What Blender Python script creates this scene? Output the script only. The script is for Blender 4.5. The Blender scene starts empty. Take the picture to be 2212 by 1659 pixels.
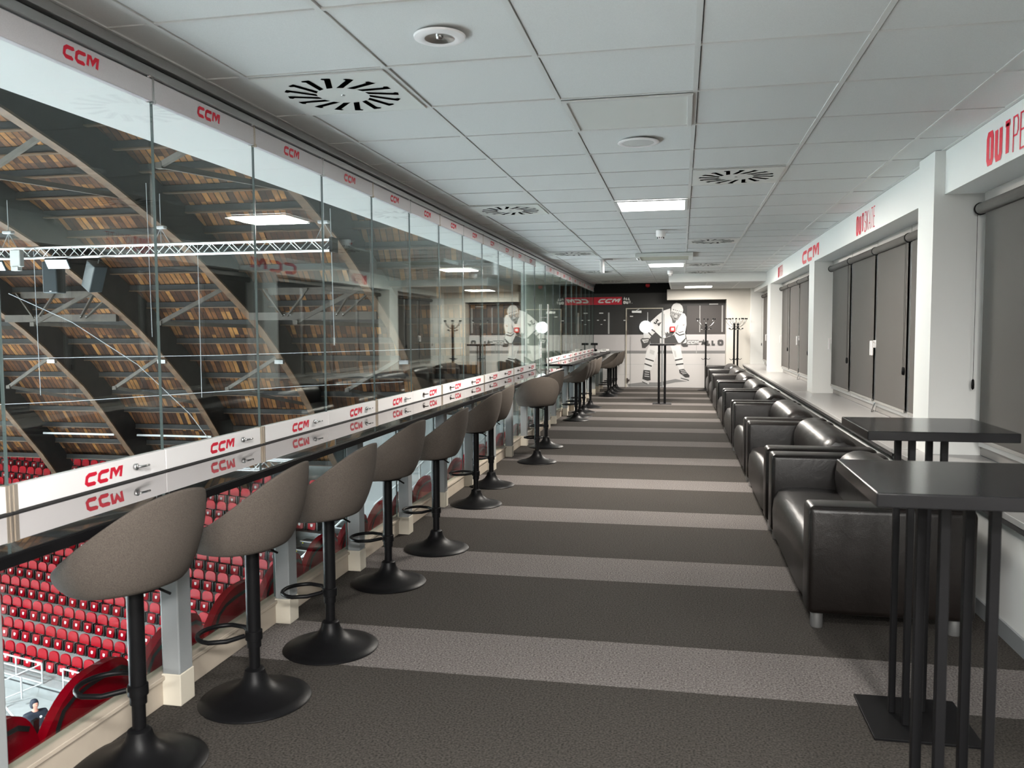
import bpy, bmesh, math, random
from mathutils import Vector, Matrix
random.seed(7)
SC = bpy.context.scene
COL = SC.collection
PI = math.pi

# ------------------------------------------------------------------ camera, world, lamps, exposure
CZ = 1.3614      # eye height
H = 2.4326       # ceiling height
F, YAW, PIT, ROL = 1793.55, -.2014, -.0648, -.0053
cam = bpy.data.cameras.new('camera'); co = bpy.data.objects.new('camera', cam); COL.objects.link(co)
cam.sensor_width = 36; cam.lens = F/2212*36; cam.clip_start = .05; cam.clip_end = 300
_f = Vector((math.sin(YAW)*math.cos(PIT), math.cos(YAW)*math.cos(PIT), math.sin(PIT)))
_r = Vector((math.cos(YAW), -math.sin(YAW), 0)); _u = _r.cross(_f)
_r2 = _r*math.cos(ROL)+_u*math.sin(ROL); _u2 = -_r*math.sin(ROL)+_u*math.cos(ROL)
co.matrix_world = Matrix(((_r2.x, _u2.x, -_f.x, 0), (_r2.y, _u2.y, -_f.y, 0), (_r2.z, _u2.z, -_f.z, CZ), (0, 0, 0, 1)))
cam.dof.use_dof = True; cam.dof.focus_distance = 7.0; cam.dof.aperture_fstop = 7.0
SC.camera = co
SC.view_settings.view_transform = 'Standard'; SC.view_settings.look = 'None'
SC.view_settings.gamma = 1; SC.view_settings.exposure = 0.85; SC.view_settings.use_curve_mapping = False
SC.cycles.use_denoising = True
SC.cycles.max_bounces = 8; SC.cycles.diffuse_bounces = 4; SC.cycles.glossy_bounces = 4
SC.cycles.transparent_max_bounces = 24; SC.cycles.transmission_bounces = 6
SC.cycles.sample_clamp_indirect = 6; SC.cycles.blur_glossy = .5
SC.cycles.caustics_reflective = False; SC.cycles.caustics_refractive = False
w = bpy.data.worlds.new('hall_air'); SC.world = w; w.use_nodes = True
w.node_tree.nodes['Background'].inputs[0].default_value = (.75, .86, 1, 1)
w.node_tree.nodes['Background'].inputs[1].default_value = .12

def area(name, loc, size, sizey, power, color, rot=(0, 0, 0), spread=PI):
    l = bpy.data.lights.new(name, 'AREA'); l.shape = 'RECTANGLE'; l.size = size; l.size_y = sizey
    l.energy = power; l.color = color; l.spread = spread
    o = bpy.data.objects.new(name, l); COL.objects.link(o); o.location = loc; o.rotation_euler = rot
    return o
# rink lamps hanging under the roof of the arena, aimed down at the ice
for (x, p) in ((-10, 850), (-21, 3200), (-33, 6000)):
    for y in (1, 12): area('rink_lamp', (x, y, 5.0), 3, 3, p, (.90, .95, 1), spread=math.radians(100))
for y in (2, 14): area('side_wall_fill', (-37, y, 4.5), 3, 3, 4200, (.93, .97, 1), rot=(0, math.radians(48), 0), spread=math.radians(120))  # added fill, lights the unseen side wall so it brightens the lounge fascia
# ceiling panels of the lounge, plus unseen fill lamps added behind the camera
WARM = (1, .93, .84); NEUT = (1, .97, .93)
LAMPS = [(-.24, 7.36, H, 90, WARM), (-.24, 14.23, H, 135, WARM), (.34, 18.2, 2.265, 56, WARM), (-.24, .4, H, 84, NEUT), (1.0, -1.4, H, 240, NEUT), (-.24, -3.3, H, 230, NEUT), (1.0, -5.2, H, 160, NEUT)]
for (x, y, z, p, c) in LAMPS:
    area('panel_or_fill_light', (x, y, z-.02), .56, .56, p, c)

# ------------------------------------------------------------------ materials
def mat(name, col, rough=.6, metal=0., spec=.5, noise=None, bump=None, emit=None, coat=0.):
    m = bpy.data.materials.new(name); m.use_nodes = True
    nt = m.node_tree; b = nt.nodes['Principled BSDF']
    b.inputs['Base Color'].default_value = (*col, 1); b.inputs['Roughness'].default_value = rough
    b.inputs['Metallic'].default_value = metal; b.inputs['Specular IOR Level'].default_value = spec
    b.inputs['Coat Weight'].default_value = coat
    if emit:
        b.inputs['Emission Color'].default_value = (*emit[0], 1); b.inputs['Emission Strength'].default_value = emit[1]
    tc = nt.nodes.new('ShaderNodeTexCoord')
    if noise:
        sc, amt = noise
        n = nt.nodes.new('ShaderNodeTexNoise'); n.inputs['Scale'].default_value = sc; n.inputs['Detail'].default_value = 4
        nt.links.new(tc.outputs['Object'], n.inputs['Vector'])
        r = nt.nodes.new('ShaderNodeMapRange'); r.inputs[1].default_value = .3; r.inputs[2].default_value = .7
        r.inputs[3].default_value = 1-amt; r.inputs[4].default_value = 1+amt
        nt.links.new(n.outputs['Fac'], r.inputs[0])
        x = nt.nodes.new('ShaderNodeVectorMath'); x.operation = 'SCALE'; x.inputs[0].default_value = col
        nt.links.new(r.outputs[0], x.inputs['Scale']); nt.links.new(x.outputs[0], b.inputs['Base Color'])
    if bump:
        sc, st, dist = bump
        n = nt.nodes.new('ShaderNodeTexNoise'); n.inputs['Scale'].default_value = sc; n.inputs['Detail'].default_value = 3
        nt.links.new(tc.outputs['Object'], n.inputs['Vector'])
        bp = nt.nodes.new('ShaderNodeBump'); bp.inputs['Strength'].default_value = st; bp.inputs['Distance'].default_value = dist
        nt.links.new(n.outputs['Fac'], bp.inputs['Height']); nt.links.new(bp.outputs[0], b.inputs['Normal'])
    return m

def glass_mat(name, tint=(.93, .965, .95), f0=.05, k=.95):
    m = bpy.data.materials.new(name); m.use_nodes = True; nt = m.node_tree; nt.nodes.clear()
    o = nt.nodes.new('ShaderNodeOutputMaterial'); mx = nt.nodes.new('ShaderNodeMixShader')
    t = nt.nodes.new('ShaderNodeBsdfTransparent'); t.inputs[0].default_value = (*tint, 1)
    g = nt.nodes.new('ShaderNodeBsdfGlossy'); g.inputs['Roughness'].default_value = 0; g.inputs[0].default_value = (.95, 1, .97, 1)
    lw = nt.nodes.new('ShaderNodeLayerWeight'); lw.inputs[0].default_value = .5
    p = nt.nodes.new('ShaderNodeMath'); p.operation = 'POWER'; p.inputs[1].default_value = 5
    a = nt.nodes.new('ShaderNodeMath'); a.operation = 'MULTIPLY_ADD'; a.inputs[1].default_value = k; a.inputs[2].default_value = f0
    nt.links.new(lw.outputs['Facing'], p.inputs[0]); nt.links.new(p.outputs[0], a.inputs[0])
    nt.links.new(a.outputs[0], mx.inputs[0]); nt.links.new(t.outputs[0], mx.inputs[1]); nt.links.new(g.outputs[0], mx.inputs[2])
    nt.links.new(mx.outputs[0], o.inputs[0])
    return m

def carpet_mat():
    m = bpy.data.materials.new('striped_carpet'); m.use_nodes = True; nt = m.node_tree; b = nt.nodes['Principled BSDF']
    b.inputs['Roughness'].default_value = .95; b.inputs['Specular IOR Level'].default_value = .15
    N = nt.nodes.new; L = nt.links.new
    g = N('ShaderNodeNewGeometry'); s = N('ShaderNodeSeparateXYZ'); L(g.outputs['Position'], s.inputs[0])
    wv = N('ShaderNodeTexNoise'); wv.inputs['Scale'].default_value = 90; L(g.outputs['Position'], wv.inputs['Vector'])
    w1 = N('ShaderNodeMath'); w1.operation = 'MULTIPLY_ADD'; w1.inputs[1].default_value = .01; L(wv.outputs['Fac'], w1.inputs[0]); L(s.outputs['Y'], w1.inputs[2])
    a = N('ShaderNodeMath'); a.operation = 'SUBTRACT'; a.inputs[1].default_value = 3.111-1.3358*9; L(w1.outputs[0], a.inputs[0])
    mo = N('ShaderNodeMath'); mo.operation = 'MODULO'; mo.inputs[1].default_value = 1.3358; L(a.outputs[0], mo.inputs[0])
    lt = N('ShaderNodeMath'); lt.operation = 'LESS_THAN'; lt.inputs[1].default_value = .4518; L(mo.outputs[0], lt.inputs[0])
    mx = N('ShaderNodeMix'); mx.data_type = 'RGBA'; mx.inputs[6].default_value = (.037, .033, .029, 1); mx.inputs[7].default_value = (.122, .110, .105, 1)
    L(lt.outputs[0], mx.inputs[0])
    n1 = N('ShaderNodeTexNoise'); n1.inputs['Scale'].default_value = 130; n1.inputs['Detail'].default_value = 5; L(g.outputs['Position'], n1.inputs['Vector'])
    n2 = N('ShaderNodeTexNoise'); n2.inputs['Scale'].default_value = 1.3; L(g.outputs['Position'], n2.inputs['Vector'])
    r1 = N('ShaderNodeMapRange'); r1.inputs[1].default_value = .3; r1.inputs[2].default_value = .7; r1.inputs[3].default_value = .3; r1.inputs[4].default_value = 1.7; L(n1.outputs['Fac'], r1.inputs[0])
    r2 = N('ShaderNodeMapRange'); r2.inputs[3].default_value = .9; r2.inputs[4].default_value = 1.1; L(n2.outputs['Fac'], r2.inputs[0])
    mu = N('ShaderNodeMath'); mu.operation = 'MULTIPLY'; L(r1.outputs[0], mu.inputs[0]); L(r2.outputs[0], mu.inputs[1])
    v = N('ShaderNodeVectorMath'); v.operation = 'SCALE'; L(mx.outputs[2], v.inputs[0]); L(mu.outputs[0], v.inputs['Scale']); L(v.outputs[0], b.inputs['Base Color'])
    bp = N('ShaderNodeBump'); bp.inputs['Strength'].default_value = .5; bp.inputs['Distance'].default_value = .004; L(n1.outputs['Fac'], bp.inputs['Height']); L(bp.outputs[0], b.inputs['Normal'])
    return m

def plank_mat():
    m = bpy.data.materials.new('deck_planks'); m.use_nodes = True; nt = m.node_tree; b = nt.nodes['Principled BSDF']
    b.inputs['Roughness'].default_value = .7
    N = nt.nodes.new; L = nt.links.new
    g = N('ShaderNodeNewGeometry'); s = N('ShaderNodeSeparateXYZ'); L(g.outputs['Position'], s.inputs[0])
    sk = N('ShaderNodeMath'); sk.operation = 'MULTIPLY_ADD'; sk.inputs[1].default_value = .25; L(s.outputs['Y'], sk.inputs[0]); L(s.outputs['X'], sk.inputs[2])
    d = N('ShaderNodeMath'); d.operation = 'DIVIDE'; d.inputs[1].default_value = .17; L(sk.outputs[0], d.inputs[0])
    fl = N('ShaderNodeMath'); fl.operation = 'FLOOR'; L(d.outputs[0], fl.inputs[0])
    fr = N('ShaderNodeMath'); fr.operation = 'FRACT'; L(d.outputs[0], fr.inputs[0])
    yd = N('ShaderNodeMath'); yd.operation = 'DIVIDE'; yd.inputs[1].default_value = .96; L(s.outputs['Y'], yd.inputs[0])
    yf = N('ShaderNodeMath'); yf.operation = 'FLOOR'; L(yd.outputs[0], yf.inputs[0])
    cb = N('ShaderNodeCombineXYZ'); L(fl.outputs[0], cb.inputs[0]); L(yf.outputs[0], cb.inputs[1])
    wn = N('ShaderNodeTexWhiteNoise'); wn.noise_dimensions = '2D'; L(cb.outputs[0], wn.inputs['Vector'])
    cr = N('ShaderNodeValToRGB'); e = cr.color_ramp.elements
    e[0].color = (.03, .009, .003, 1); e[1].color = (.36, .17, .045, 1); e.new(.4).color = (.085, .028, .008, 1); e.new(.75).color = (.18, .07, .019, 1)
    L(wn.outputs['Value'], cr.inputs[0])
    gt = N('ShaderNodeMath'); gt.operation = 'GREATER_THAN'; gt.inputs[1].default_value = .17; L(fr.outputs[0], gt.inputs[0])
    ng = N('ShaderNodeTexNoise'); ng.inputs['Scale'].default_value = 3; L(g.outputs['Position'], ng.inputs['Vector'])
    r = N('ShaderNodeMapRange'); r.inputs[1].default_value = .3; r.inputs[2].default_value = .7; r.inputs[3].default_value = .6; r.inputs[4].default_value = 1.3; L(ng.outputs['Fac'], r.inputs[0])
    gm = N('ShaderNodeMath'); gm.operation = 'MULTIPLY'; L(gt.outputs[0], gm.inputs[0]); L(r.outputs[0], gm.inputs[1])
    ga = N('ShaderNodeMath'); ga.operation = 'ADD'; ga.inputs[1].default_value = .06; L(gm.outputs[0], ga.inputs[0])
    v = N('ShaderNodeVectorMath'); v.operation = 'SCALE'; L(cr.outputs[0], v.inputs[0]); L(ga.outputs[0], v.inputs['Scale']); L(v.outputs[0], b.inputs['Base Color'])
    return m

def mirror_black(name, fac=.7):
    m = bpy.data.materials.new(name); m.use_nodes = True; nt = m.node_tree; nt.nodes.clear()
    o = nt.nodes.new('ShaderNodeOutputMaterial'); mx = nt.nodes.new('ShaderNodeMixShader'); mx.inputs[0].default_value = fac
    d = nt.nodes.new('ShaderNodeBsdfDiffuse'); d.inputs[0].default_value = (.012, .012, .013, 1)
    g = nt.nodes.new('ShaderNodeBsdfGlossy'); g.inputs['Roughness'].default_value = .015; g.inputs[0].default_value = (.9, .88, .88, 1)
    nt.links.new(d.outputs[0], mx.inputs[1]); nt.links.new(g.outputs[0], mx.inputs[2]); nt.links.new(mx.outputs[0], o.inputs[0])
    return m

def leather_mat():
    m = mat('black_leather', (.006, .0044, .0038), .34, spec=.36)
    nt = m.node_tree; b = nt.nodes['Principled BSDF']; N = nt.nodes.new; L = nt.links.new
    tc = N('ShaderNodeTexCoord'); n = N('ShaderNodeTexNoise'); n.inputs['Scale'].default_value = 9; n.inputs['Detail'].default_value = 6; n.inputs['Distortion'].default_value = 1.2
    mp = N('ShaderNodeMapping'); mp.inputs['Scale'].default_value = (1.6, .55, 1.2); L(tc.outputs['Object'], mp.inputs[0]); L(mp.outputs[0], n.inputs['Vector'])
    v = N('ShaderNodeTexVoronoi'); v.inputs['Scale'].default_value = 260; L(tc.outputs['Object'], v.inputs['Vector'])
    b1 = N('ShaderNodeBump'); b1.inputs['Strength'].default_value = .2; b1.inputs['Distance'].default_value = .008; L(n.outputs['Fac'], b1.inputs['Height'])
    b2 = N('ShaderNodeBump'); b2.inputs['Strength'].default_value = .25; b2.inputs['Distance'].default_value = .001; L(v.outputs['Distance'], b2.inputs['Height']); L(b1.outputs[0], b2.inputs['Normal'])
    L(b2.outputs[0], b.inputs['Normal'])
    return m

M = dict(
    carpet=carpet_mat(), planks=plank_mat(), counter=mirror_black('counter_gloss', .62), leather=leather_mat(),
    white=mat('white_paint', (.80, .81, .79), .55, bump=(60, .08, .002)),
    tile=mat('ceiling_tile', (.64, .65, .64), .75, noise=(260, .05), bump=(300, .25, .001)),
    tbar=mat('ceiling_bar', (.60, .605, .59), .4),
    plate=mat('diffuser_plate', (.66, .67, .64), .4),
    cream=mat('cream_wall', (.60, .575, .53), .7, bump=(60, .08, .002)),
    gap=mat('dark_gap', (.02, .02, .02), .8),
    black=mat('black_metal', (.004, .004, .0045), .42, spec=.22),
    blackwall=mat('black_wall', (.009, .009, .0095), .75, spec=.2),
    fabric=mat('taupe_fabric', (.070, .059, .050), .95, noise=(420, .35), bump=(500, .6, .002), spec=.2),
    tabletop=mat('black_laminate', (.007, .007, .0075), .13, spec=.32, bump=(200, .1, .0008)),
    alu=mat('aluminium', (.52, .53, .53), .35, .9),
    postgrey=mat('grey_post_paint', (.24, .255, .26), .45),
    beige=mat('beige_skirting', (.40, .345, .28), .6, noise=(6, .06)),
    footcap=mat('cream_foot_cap', (.52, .48, .40), .6),
    railwhite=mat('rail_white', (.90, .88, .88), .32),
    sill=mat('sill_laminate', (.42, .41, .40), .3), railgrey=mat('rail_grey', (.62, .60, .62), .4, noise=(400, .06)),
    champagne=mat('champagne_aluminium', (.48, .42, .35), .35, .5),
    red=mat('logo_red', (.62, .004, .03), .45), redseat=mat('red_seat_plastic', (.27, .0008, .008), .2, spec=.08),
    seatblack=mat('seat_black', (.012, .012, .013), .4), crest=mat('white_crest', (.8, .78, .78), .5),
    chrome=mat('chrome', (.5, .5, .5), .2, 1.), steel=mat('brushed_steel', (.55, .54, .52), .3, 1.),
    blind=mat('grey_blind_fabric', (.082, .075, .069), .9, noise=(500, .12)),
    winframe=mat('grey_window_frame', (.30, .285, .27), .35, .3), winfar=mat('night_glass', (.01, .012, .016), .05),
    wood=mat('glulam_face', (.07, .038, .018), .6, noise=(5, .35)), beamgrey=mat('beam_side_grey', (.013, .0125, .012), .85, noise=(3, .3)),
    strut=mat('weathered_strut', (.05, .041, .032), .7, noise=(4, .25)),
    concrete=mat('concrete', (.26, .27, .265), .85, noise=(3, .2)), darkstep=mat('dark_step', (.03, .032, .034), .8),
    landing=mat('landing_grey_white', (.27, .28, .28), .8, noise=(3, .08)), hallwhite=mat('hall_white_wall', (.30, .315, .31), .8, noise=(3, .08)), ice=mat('pale_floor', (.86, .89, .92), .5),
    railpaint=mat('white_rail_paint', (.5, .51, .51), .4), truss=mat('truss_aluminium', (.75, .78, .78), .28, .85),
    speaker=mat('speaker_grey', (.02, .03, .035), .5), flood=mat('flood_lamp', (1, 1, 1), .5, emit=((.85, .94, 1), 22)),
    lamp=mat('panel_glow', (1, 1, 1), .5, emit=((1, .98, .95), 7)), navy=mat('navy_jacket', (.0025, .006, .017), .7, noise=(9, .3)),
    skin=mat('skin', (.55, .24, .17), .6), greytrouser=mat('grey_trousers', (.45, .45, .44), .8),
    glass=glass_mat('clear_glass'), glasslow=glass_mat('lower_glass', (.90, .94, .93)), seam=mat('glass_edge', (.10, .13, .13), .15),
    paper=mat('paper_white', (.85, .85, .84), .7), olive=mat('olive_panel', (.42, .42, .34), .6), alarmred=mat('alarm_red', (.6, .01, .015), .4),
    porthole=mat('lit_porthole', (.9, .95, 1), .3, emit=((.86, .94, 1), 2.4)), hinge=mat('dark_bronze', (.06, .045, .04), .4, .5),
    wire=mat('grey_wire', (.4, .42, .44), .5), yellow=mat('yellow_mark', (.8, .7, .02), .6),
)
for k_, v_ in (('tabletop', 1.24), ('black', 1.35)): M[k_].node_tree.nodes['Principled BSDF'].inputs['IOR'].default_value = v_
_g = {}
def grey(v, tint=(1, 1, 1)):
    k = (v, tint)
    if k not in _g: _g[k] = mat('mural_tone', (v*tint[0], v*tint[1], v*tint[2]), .55)
    return _g[k]

# ------------------------------------------------------------------ mesh helpers
def obj(name, bm, mats, parent=None, smooth=False, bevel=None, sub=0):
    me = bpy.data.meshes.new(name); bmesh.ops.recalc_face_normals(bm, faces=bm.faces[:]) if smooth != 'keep' else None
    bm.to_mesh(me); bm.free()
    for m_ in (mats if isinstance(mats, (list, tuple)) else [mats]): me.materials.append(m_)
    o = bpy.data.objects.new(name, me); COL.objects.link(o)
    if parent: o.parent = parent
    if smooth:
        for p in me.polygons: p.use_smooth = True
        if smooth == 'auto': me.set_sharp_from_angle(angle=math.radians(40))
    if bevel:
        b = o.modifiers.new('bevel', 'BEVEL'); b.width = bevel[0]; b.segments = bevel[1]; b.limit_method = 'ANGLE'
        for p in me.polygons: p.use_smooth = True
        me.set_sharp_from_angle(angle=math.radians(180))
        b.harden_normals = True
    if sub:
        s = o.modifiers.new('sub', 'SUBSURF'); s.levels = sub; s.render_levels = sub
    return o
def empty(name, loc=(0, 0, 0), rz=0.):
    o = bpy.data.objects.new(name, None); COL.objects.link(o); o.location = loc; o.rotation_euler = (0, 0, rz); o.empty_display_size = .1
    return o
def tag(o, label, cat, group=None, kind=None):
    o['label'] = label; o['category'] = cat
    if group: o['group'] = group
    if kind: o['kind'] = kind
    return o
def thing(name, label, cat, loc=(0, 0, 0), rz=0., group=None): return tag(empty(name, loc, rz), label, cat, group)
def struct(o, label=None, cat=None):
    o['kind'] = 'structure'
    if label: o['label'] = label
    if cat: o['category'] = cat
    return o
def copy_tree(o, parent=None):
    c = o.copy(); COL.objects.link(c)
    if parent: c.parent = parent
    for ch in KIDS.get(o.name, []) or [x for x in o.children]: copy_tree(ch, c)
    return c
KIDS = {}
def B(): return bmesh.new()
def box(bm, x0, x1, y0, y1, z0, z1, mi=0):
    v = [bm.verts.new(p) for p in ((x0, y0, z0), (x1, y0, z0), (x1, y1, z0), (x0, y1, z0), (x0, y0, z1), (x1, y0, z1), (x1, y1, z1), (x0, y1, z1))]
    fs = []
    for q in ((3, 2, 1, 0), (4, 5, 6, 7), (0, 1, 5, 4), (1, 2, 6, 5), (2, 3, 7, 6), (3, 0, 4, 7)):
        f = bm.faces.new([v[i] for i in q]); f.material_index = mi; fs.append(f)
    return v
def quad(bm, pts, mi=0):
    f = bm.faces.new([bm.verts.new(p) for p in pts]); f.material_index = mi; return f
def frame_of(d):
    d = d.normalized(); a = Vector((0, 0, 1)) if abs(d.z) < .9 else Vector((1, 0, 0))
    u = d.cross(a).normalized(); return u, d.cross(u).normalized()
def tube(bm, pts, r, n=10, mi=0, closed=False, sq=False, cap=True):
    pts = [Vector(p) for p in pts]; rings = []; N = len(pts)
    rr = r if isinstance(r, (list, tuple)) else [r]*N
    pu = None
    for i, p in enumerate(pts):
        if closed: d = pts[(i+1) % N]-pts[i-1]
        else: d = pts[min(i+1, N-1)]-pts[max(i-1, 0)]
        d.normalize()
        if pu is None: u, v = frame_of(d)
        else:
            u = (pu-d*pu.dot(d)).normalized(); v = d.cross(u)
        pu = u
        rings.append([bm.verts.new(p+(u*math.cos(2*PI*k/n+(PI/n if sq else 0))+v*math.sin(2*PI*k/n+(PI/n if sq else 0)))*rr[i]) for k in range(n)])
    for i in range(N if closed else N-1):
        a, b = rings[i], rings[(i+1) % N]
        for k in range(n):
            f = bm.faces.new((a[k], a[(k+1) % n], b[(k+1) % n], b[k])); f.material_index = mi
    if not closed and cap:
        for q in (rings[0][::-1], rings[-1]):
            f = bm.faces.new(q); f.material_index = mi
def bar(bm, a, b, w_, h_=None, mi=0):     # rectangular bar between two points
    a, b = Vector(a), Vector(b); d = (b-a).normalized(); h_ = h_ or w_
    s = d.cross(Vector((0, 0, 1)))
    s = Vector((1, 0, 0)) if s.length < 1e-4 else s.normalized()
    t = s.cross(d)
    vs = [[bm.verts.new(p+s*sx*w_/2+t*sy*h_/2) for sx, sy in ((-1, -1), (1, -1), (1, 1), (-1, 1))] for p in (a, b)]
    for k in range(4): bm.faces.new((vs[0][k], vs[0][(k+1) % 4], vs[1][(k+1) % 4], vs[1][k])).material_index = mi
    bm.faces.new(vs[0][::-1]).material_index = mi; bm.faces.new(vs[1]).material_index = mi
def lathe(bm, prof, n=32, c=(0, 0, 0), mi=0):
    rings = []
    for (r, z) in prof:
        if r < 1e-5: rings.append([bm.verts.new((c[0], c[1], c[2]+z))])
        else: rings.append([bm.verts.new((c[0]+r*math.cos(2*PI*k/n), c[1]+r*math.sin(2*PI*k/n), c[2]+z)) for k in range(n)])
    for a, b in zip(rings, rings[1:]):
        for k in range(n):
            q = [a[k % len(a)], a[(k+1) % len(a)], b[(k+1) % len(b)], b[k % len(b)]]
            q = [v for i, v in enumerate(q) if v not in q[:i]]
            if len(q) > 2: bm.faces.new(q).material_index = mi
def prism(bm, poly, f0, f1, mi=0):        # poly: list of 2-d points; f0/f1 map them to the two ends
    a = [bm.verts.new(f0(*p)) for p in poly]; b = [bm.verts.new(f1(*p)) for p in poly]; n = len(poly)
    for k in range(n): bm.faces.new((a[k], a[(k+1) % n], b[(k+1) % n], b[k])).material_index = mi
    bm.faces.new(a[::-1]).material_index = mi; bm.faces.new(b).material_index = mi
def bevel_all(bm, w_, seg=3, verts=None):
    es = set()
    for v in (verts or bm.verts): es.update(v.link_edges)
    bmesh.ops.bevel(bm, geom=list(es), offset=w_, segments=seg, profile=.5, affect='EDGES')

# ---- stroke lettering (cut vinyl / print)
GL = {
 'C': (.62, [[(.62, .80), (.62, .86), (.50, 1), (.12, 1), (0, .86), (0, .14), (.12, 0), (.50, 0), (.62, .14), (.62, .2)]]),
 'O': (.62, [[(.31, 1), (.12, 1), (0, .86), (0, .14), (.12, 0), (.50, 0), (.62, .14), (.62, .86), (.50, 1), (.31, 1)]]),
 'U': (.62, [[(0, 1), (0, .14), (.12, 0), (.50, 0), (.62, .14), (.62, 1)]]),
 'T': (.62, [[(0, 1), (.62, 1)], [(.31, 1), (.31, 0)]]),
 'S': (.6, [[(.6, .78), (.6, .88), (.5, 1), (.1, 1), (0, .88), (0, .62), (.1, .52), (.5, .46), (.6, .36), (.6, .12), (.5, 0), (.1, 0), (0, .12), (0, .22)]]),
 'K': (.6, [[(0, 1), (0, 0)], [(.6, 1), (0, .42)], [(.18, .58), (.6, 0)]]),
 'A': (.64, [[(0, 0), (.32, 1), (.64, 0)], [(.11, .3), (.53, .3)]]),
 'E': (.5, [[(.5, 1), (0, 1), (0, 0), (.5, 0)], [(0, .52), (.44, .52)]]),
 'P': (.58, [[(0, 0), (0, 1), (.46, 1), (.58, .88), (.58, .58), (.46, .46), (0, .46)]]),
 'R': (.58, [[(0, 0), (0, 1), (.46, 1), (.58, .88), (.58, .6), (.46, .48), (0, .48)], [(.3, .48), (.58, 0)]]),
 'F': (.5, [[(.5, 1), (0, 1), (0, 0)], [(0, .52), (.42, .52)]]),
 'M': (.8, [[(0, 0), (0, 1), (.4, .35), (.8, 1), (.8, 0)]]),
 'L': (.5, [[(0, 1), (0, 0), (.5, 0)]]),
 '3': (.56, [[(0, 1), (.56, 1), (.26, .58), (.46, .56), (.56, .44), (.56, .12), (.46, 0), (.1, 0), (0, .12)]]),
 '4': (.6, [[(.45, 0), (.45, 1), (0, .3), (.6, .3)]]),
 '.': (.1, [[(.04, .0), (.06, .12)]]), ' ': (.3, []),
 '(': (1.05, [[(1.05, .84), (.98, 1), (.24, 1), (0, .78), (0, .22), (.24, 0), (.98, 0), (1.03, .14)]]),      # wide sporty C
 ')': (1.25, [[(0, 0), (0, 1), (.30, 1), (.62, .42), (.95, 1), (1.25, 1), (1.25, 0)]]),                       # wide sporty M
}
def ribbon(bm, pts, th, P, mi):
    pts = [Vector(p) for p in pts]; n = len(pts); L_, R_ = [], []
    for i, p in enumerate(pts):
        d0 = (p-pts[i-1]).normalized() if i else None; d1 = (pts[i+1]-p).normalized() if i < n-1 else None
        d = (d0+d1).normalized() if (d0 and d1) else (d0 or d1)
        nn = Vector((-d.y, d.x)); k = 1.
        if d0 and d1: k = min(1/max(.3, nn.dot(Vector((-d0.y, d0.x)))), 1.9)
        L_.append(p+nn*th/2*k); R_.append(p-nn*th/2*k)
    for i in range(n-1): quad(bm, [P(*R_[i]), P(*R_[i+1]), P(*L_[i+1]), P(*L_[i])], mi)
def text(bm, s, P, h, th=.2, cond=1., shear=0., gap=.16, mi=0, th2=None, nb=99):
    """strokes of string s, height h, mapped by P(x, y) -> point; first nb letters use th, others th2"""
    x = 0.
    for i, ch in enumerate(s):
        t = th if i < nb else th2
        wd, st = GL[ch]
        for l in st:
            pts = [((x+t/2+px*cond + shear*py*(1-t)), t/2+py*(1-t)) for px, py in l]
            ribbon(bm, [(a*h, b_*h) for a, b_ in pts], t*h, P, mi)
        x += wd*cond+t+gap
    return x*h
def ccm(bm, P, h, mi=0): return text(bm, '(()', P, h, th=.30, cond=.92, shear=.22, gap=.10, mi=mi)
CCMW = (1.05*2+1.25)*.92+.3*3+.2+.22

# ================================================================== THE LOUNGE SHELL
XG = -2.05       # glass line
YN, YF = -7.0, 19.7
XF, XP, XW, XL = 1.56, 1.50, 1.80, 1.40     # fascia, pillar face, window plane, low wall
ZS = .58; ZL = 2.17
bm = B(); box(bm, -1.90, 1.9, YN, YF+.2, -.25, 0); struct(obj('floor', bm, M['carpet']), 'grey carpet with paler crosswise stripes along the lounge', 'floor')
# suspended ceiling: tiles recessed behind a bar grid
GX0, GY0, TS = -1.822, 3.2965, .625
bm = B()
bys = [GY0+TS*k for k in range(-17, 27)]; bxs = [GX0+TS*k for k in range(0, 6)]
YC = 16.4
quad(bm, [(XG+.02, YN, H+.03), (1.9, YN, H+.03), (1.9, YF, H+.03), (XG+.02, YF, H+.03)], 2)
xs = [XG+.03]+bxs+[XF]; ys = [YN]+[y for y in bys if YN < y < YF]+[YF]
for i in range(len(xs)-1):
    for j in range(len(ys)-1):
        a, b, c, d = xs[i]+.014, xs[i+1]-.011, ys[j]+.011, ys[j+1]-.012
        if b-a < .03 or d-c < .03: continue
        e = random.choice([0, 0, .001, .002])
        box(bm, a, b, c, d, H+.004+e, H+.02, 0)
for x in bxs: box(bm, x-.012, x+.010, YN, YF, H, H+.012, 1)
for y in ys[1:-1]: box(bm, XG+.03, XF, y-.009, y+.008, H+.0006, H+.012, 1)
box(bm, XF-.02, XF, YN, YF, H-.001, H+.012, 1); box(bm, XG+.03, XG+.055, YN, YF, H-.001, H+.012, 1)
box(bm, XG-.05, 1.95, YN-.1, YF+.2, H+.05, H+.35, 1)
struct(obj('ceiling', bm, [M['tile'], M['tbar'], M['gap']]), 'white suspended tile ceiling of the lounge', 'ceiling')
# lowered ceiling at the far end
bm = B(); XB = -.25
box(bm, XB, XF, YC, YF, 2.266, H-.001, 1)
for i in range(4):
    for j in range(6):
        a = max(XB+.02, XB+.15+i*.6-.0); b = min(a+.575, XF-.03)
        if i == 0: a = XB+.03
        if b-a > .08: box(bm, a, b, YC+.12+j*.6, min(YC+.12+j*.6+.578, YF-.45), 2.263, 2.2665, 0)
struct(obj('ceiling_lowered', bm, [M['tile'], M['white']]), 'lowered ceiling with white beam edge above the far end', 'ceiling')
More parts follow.
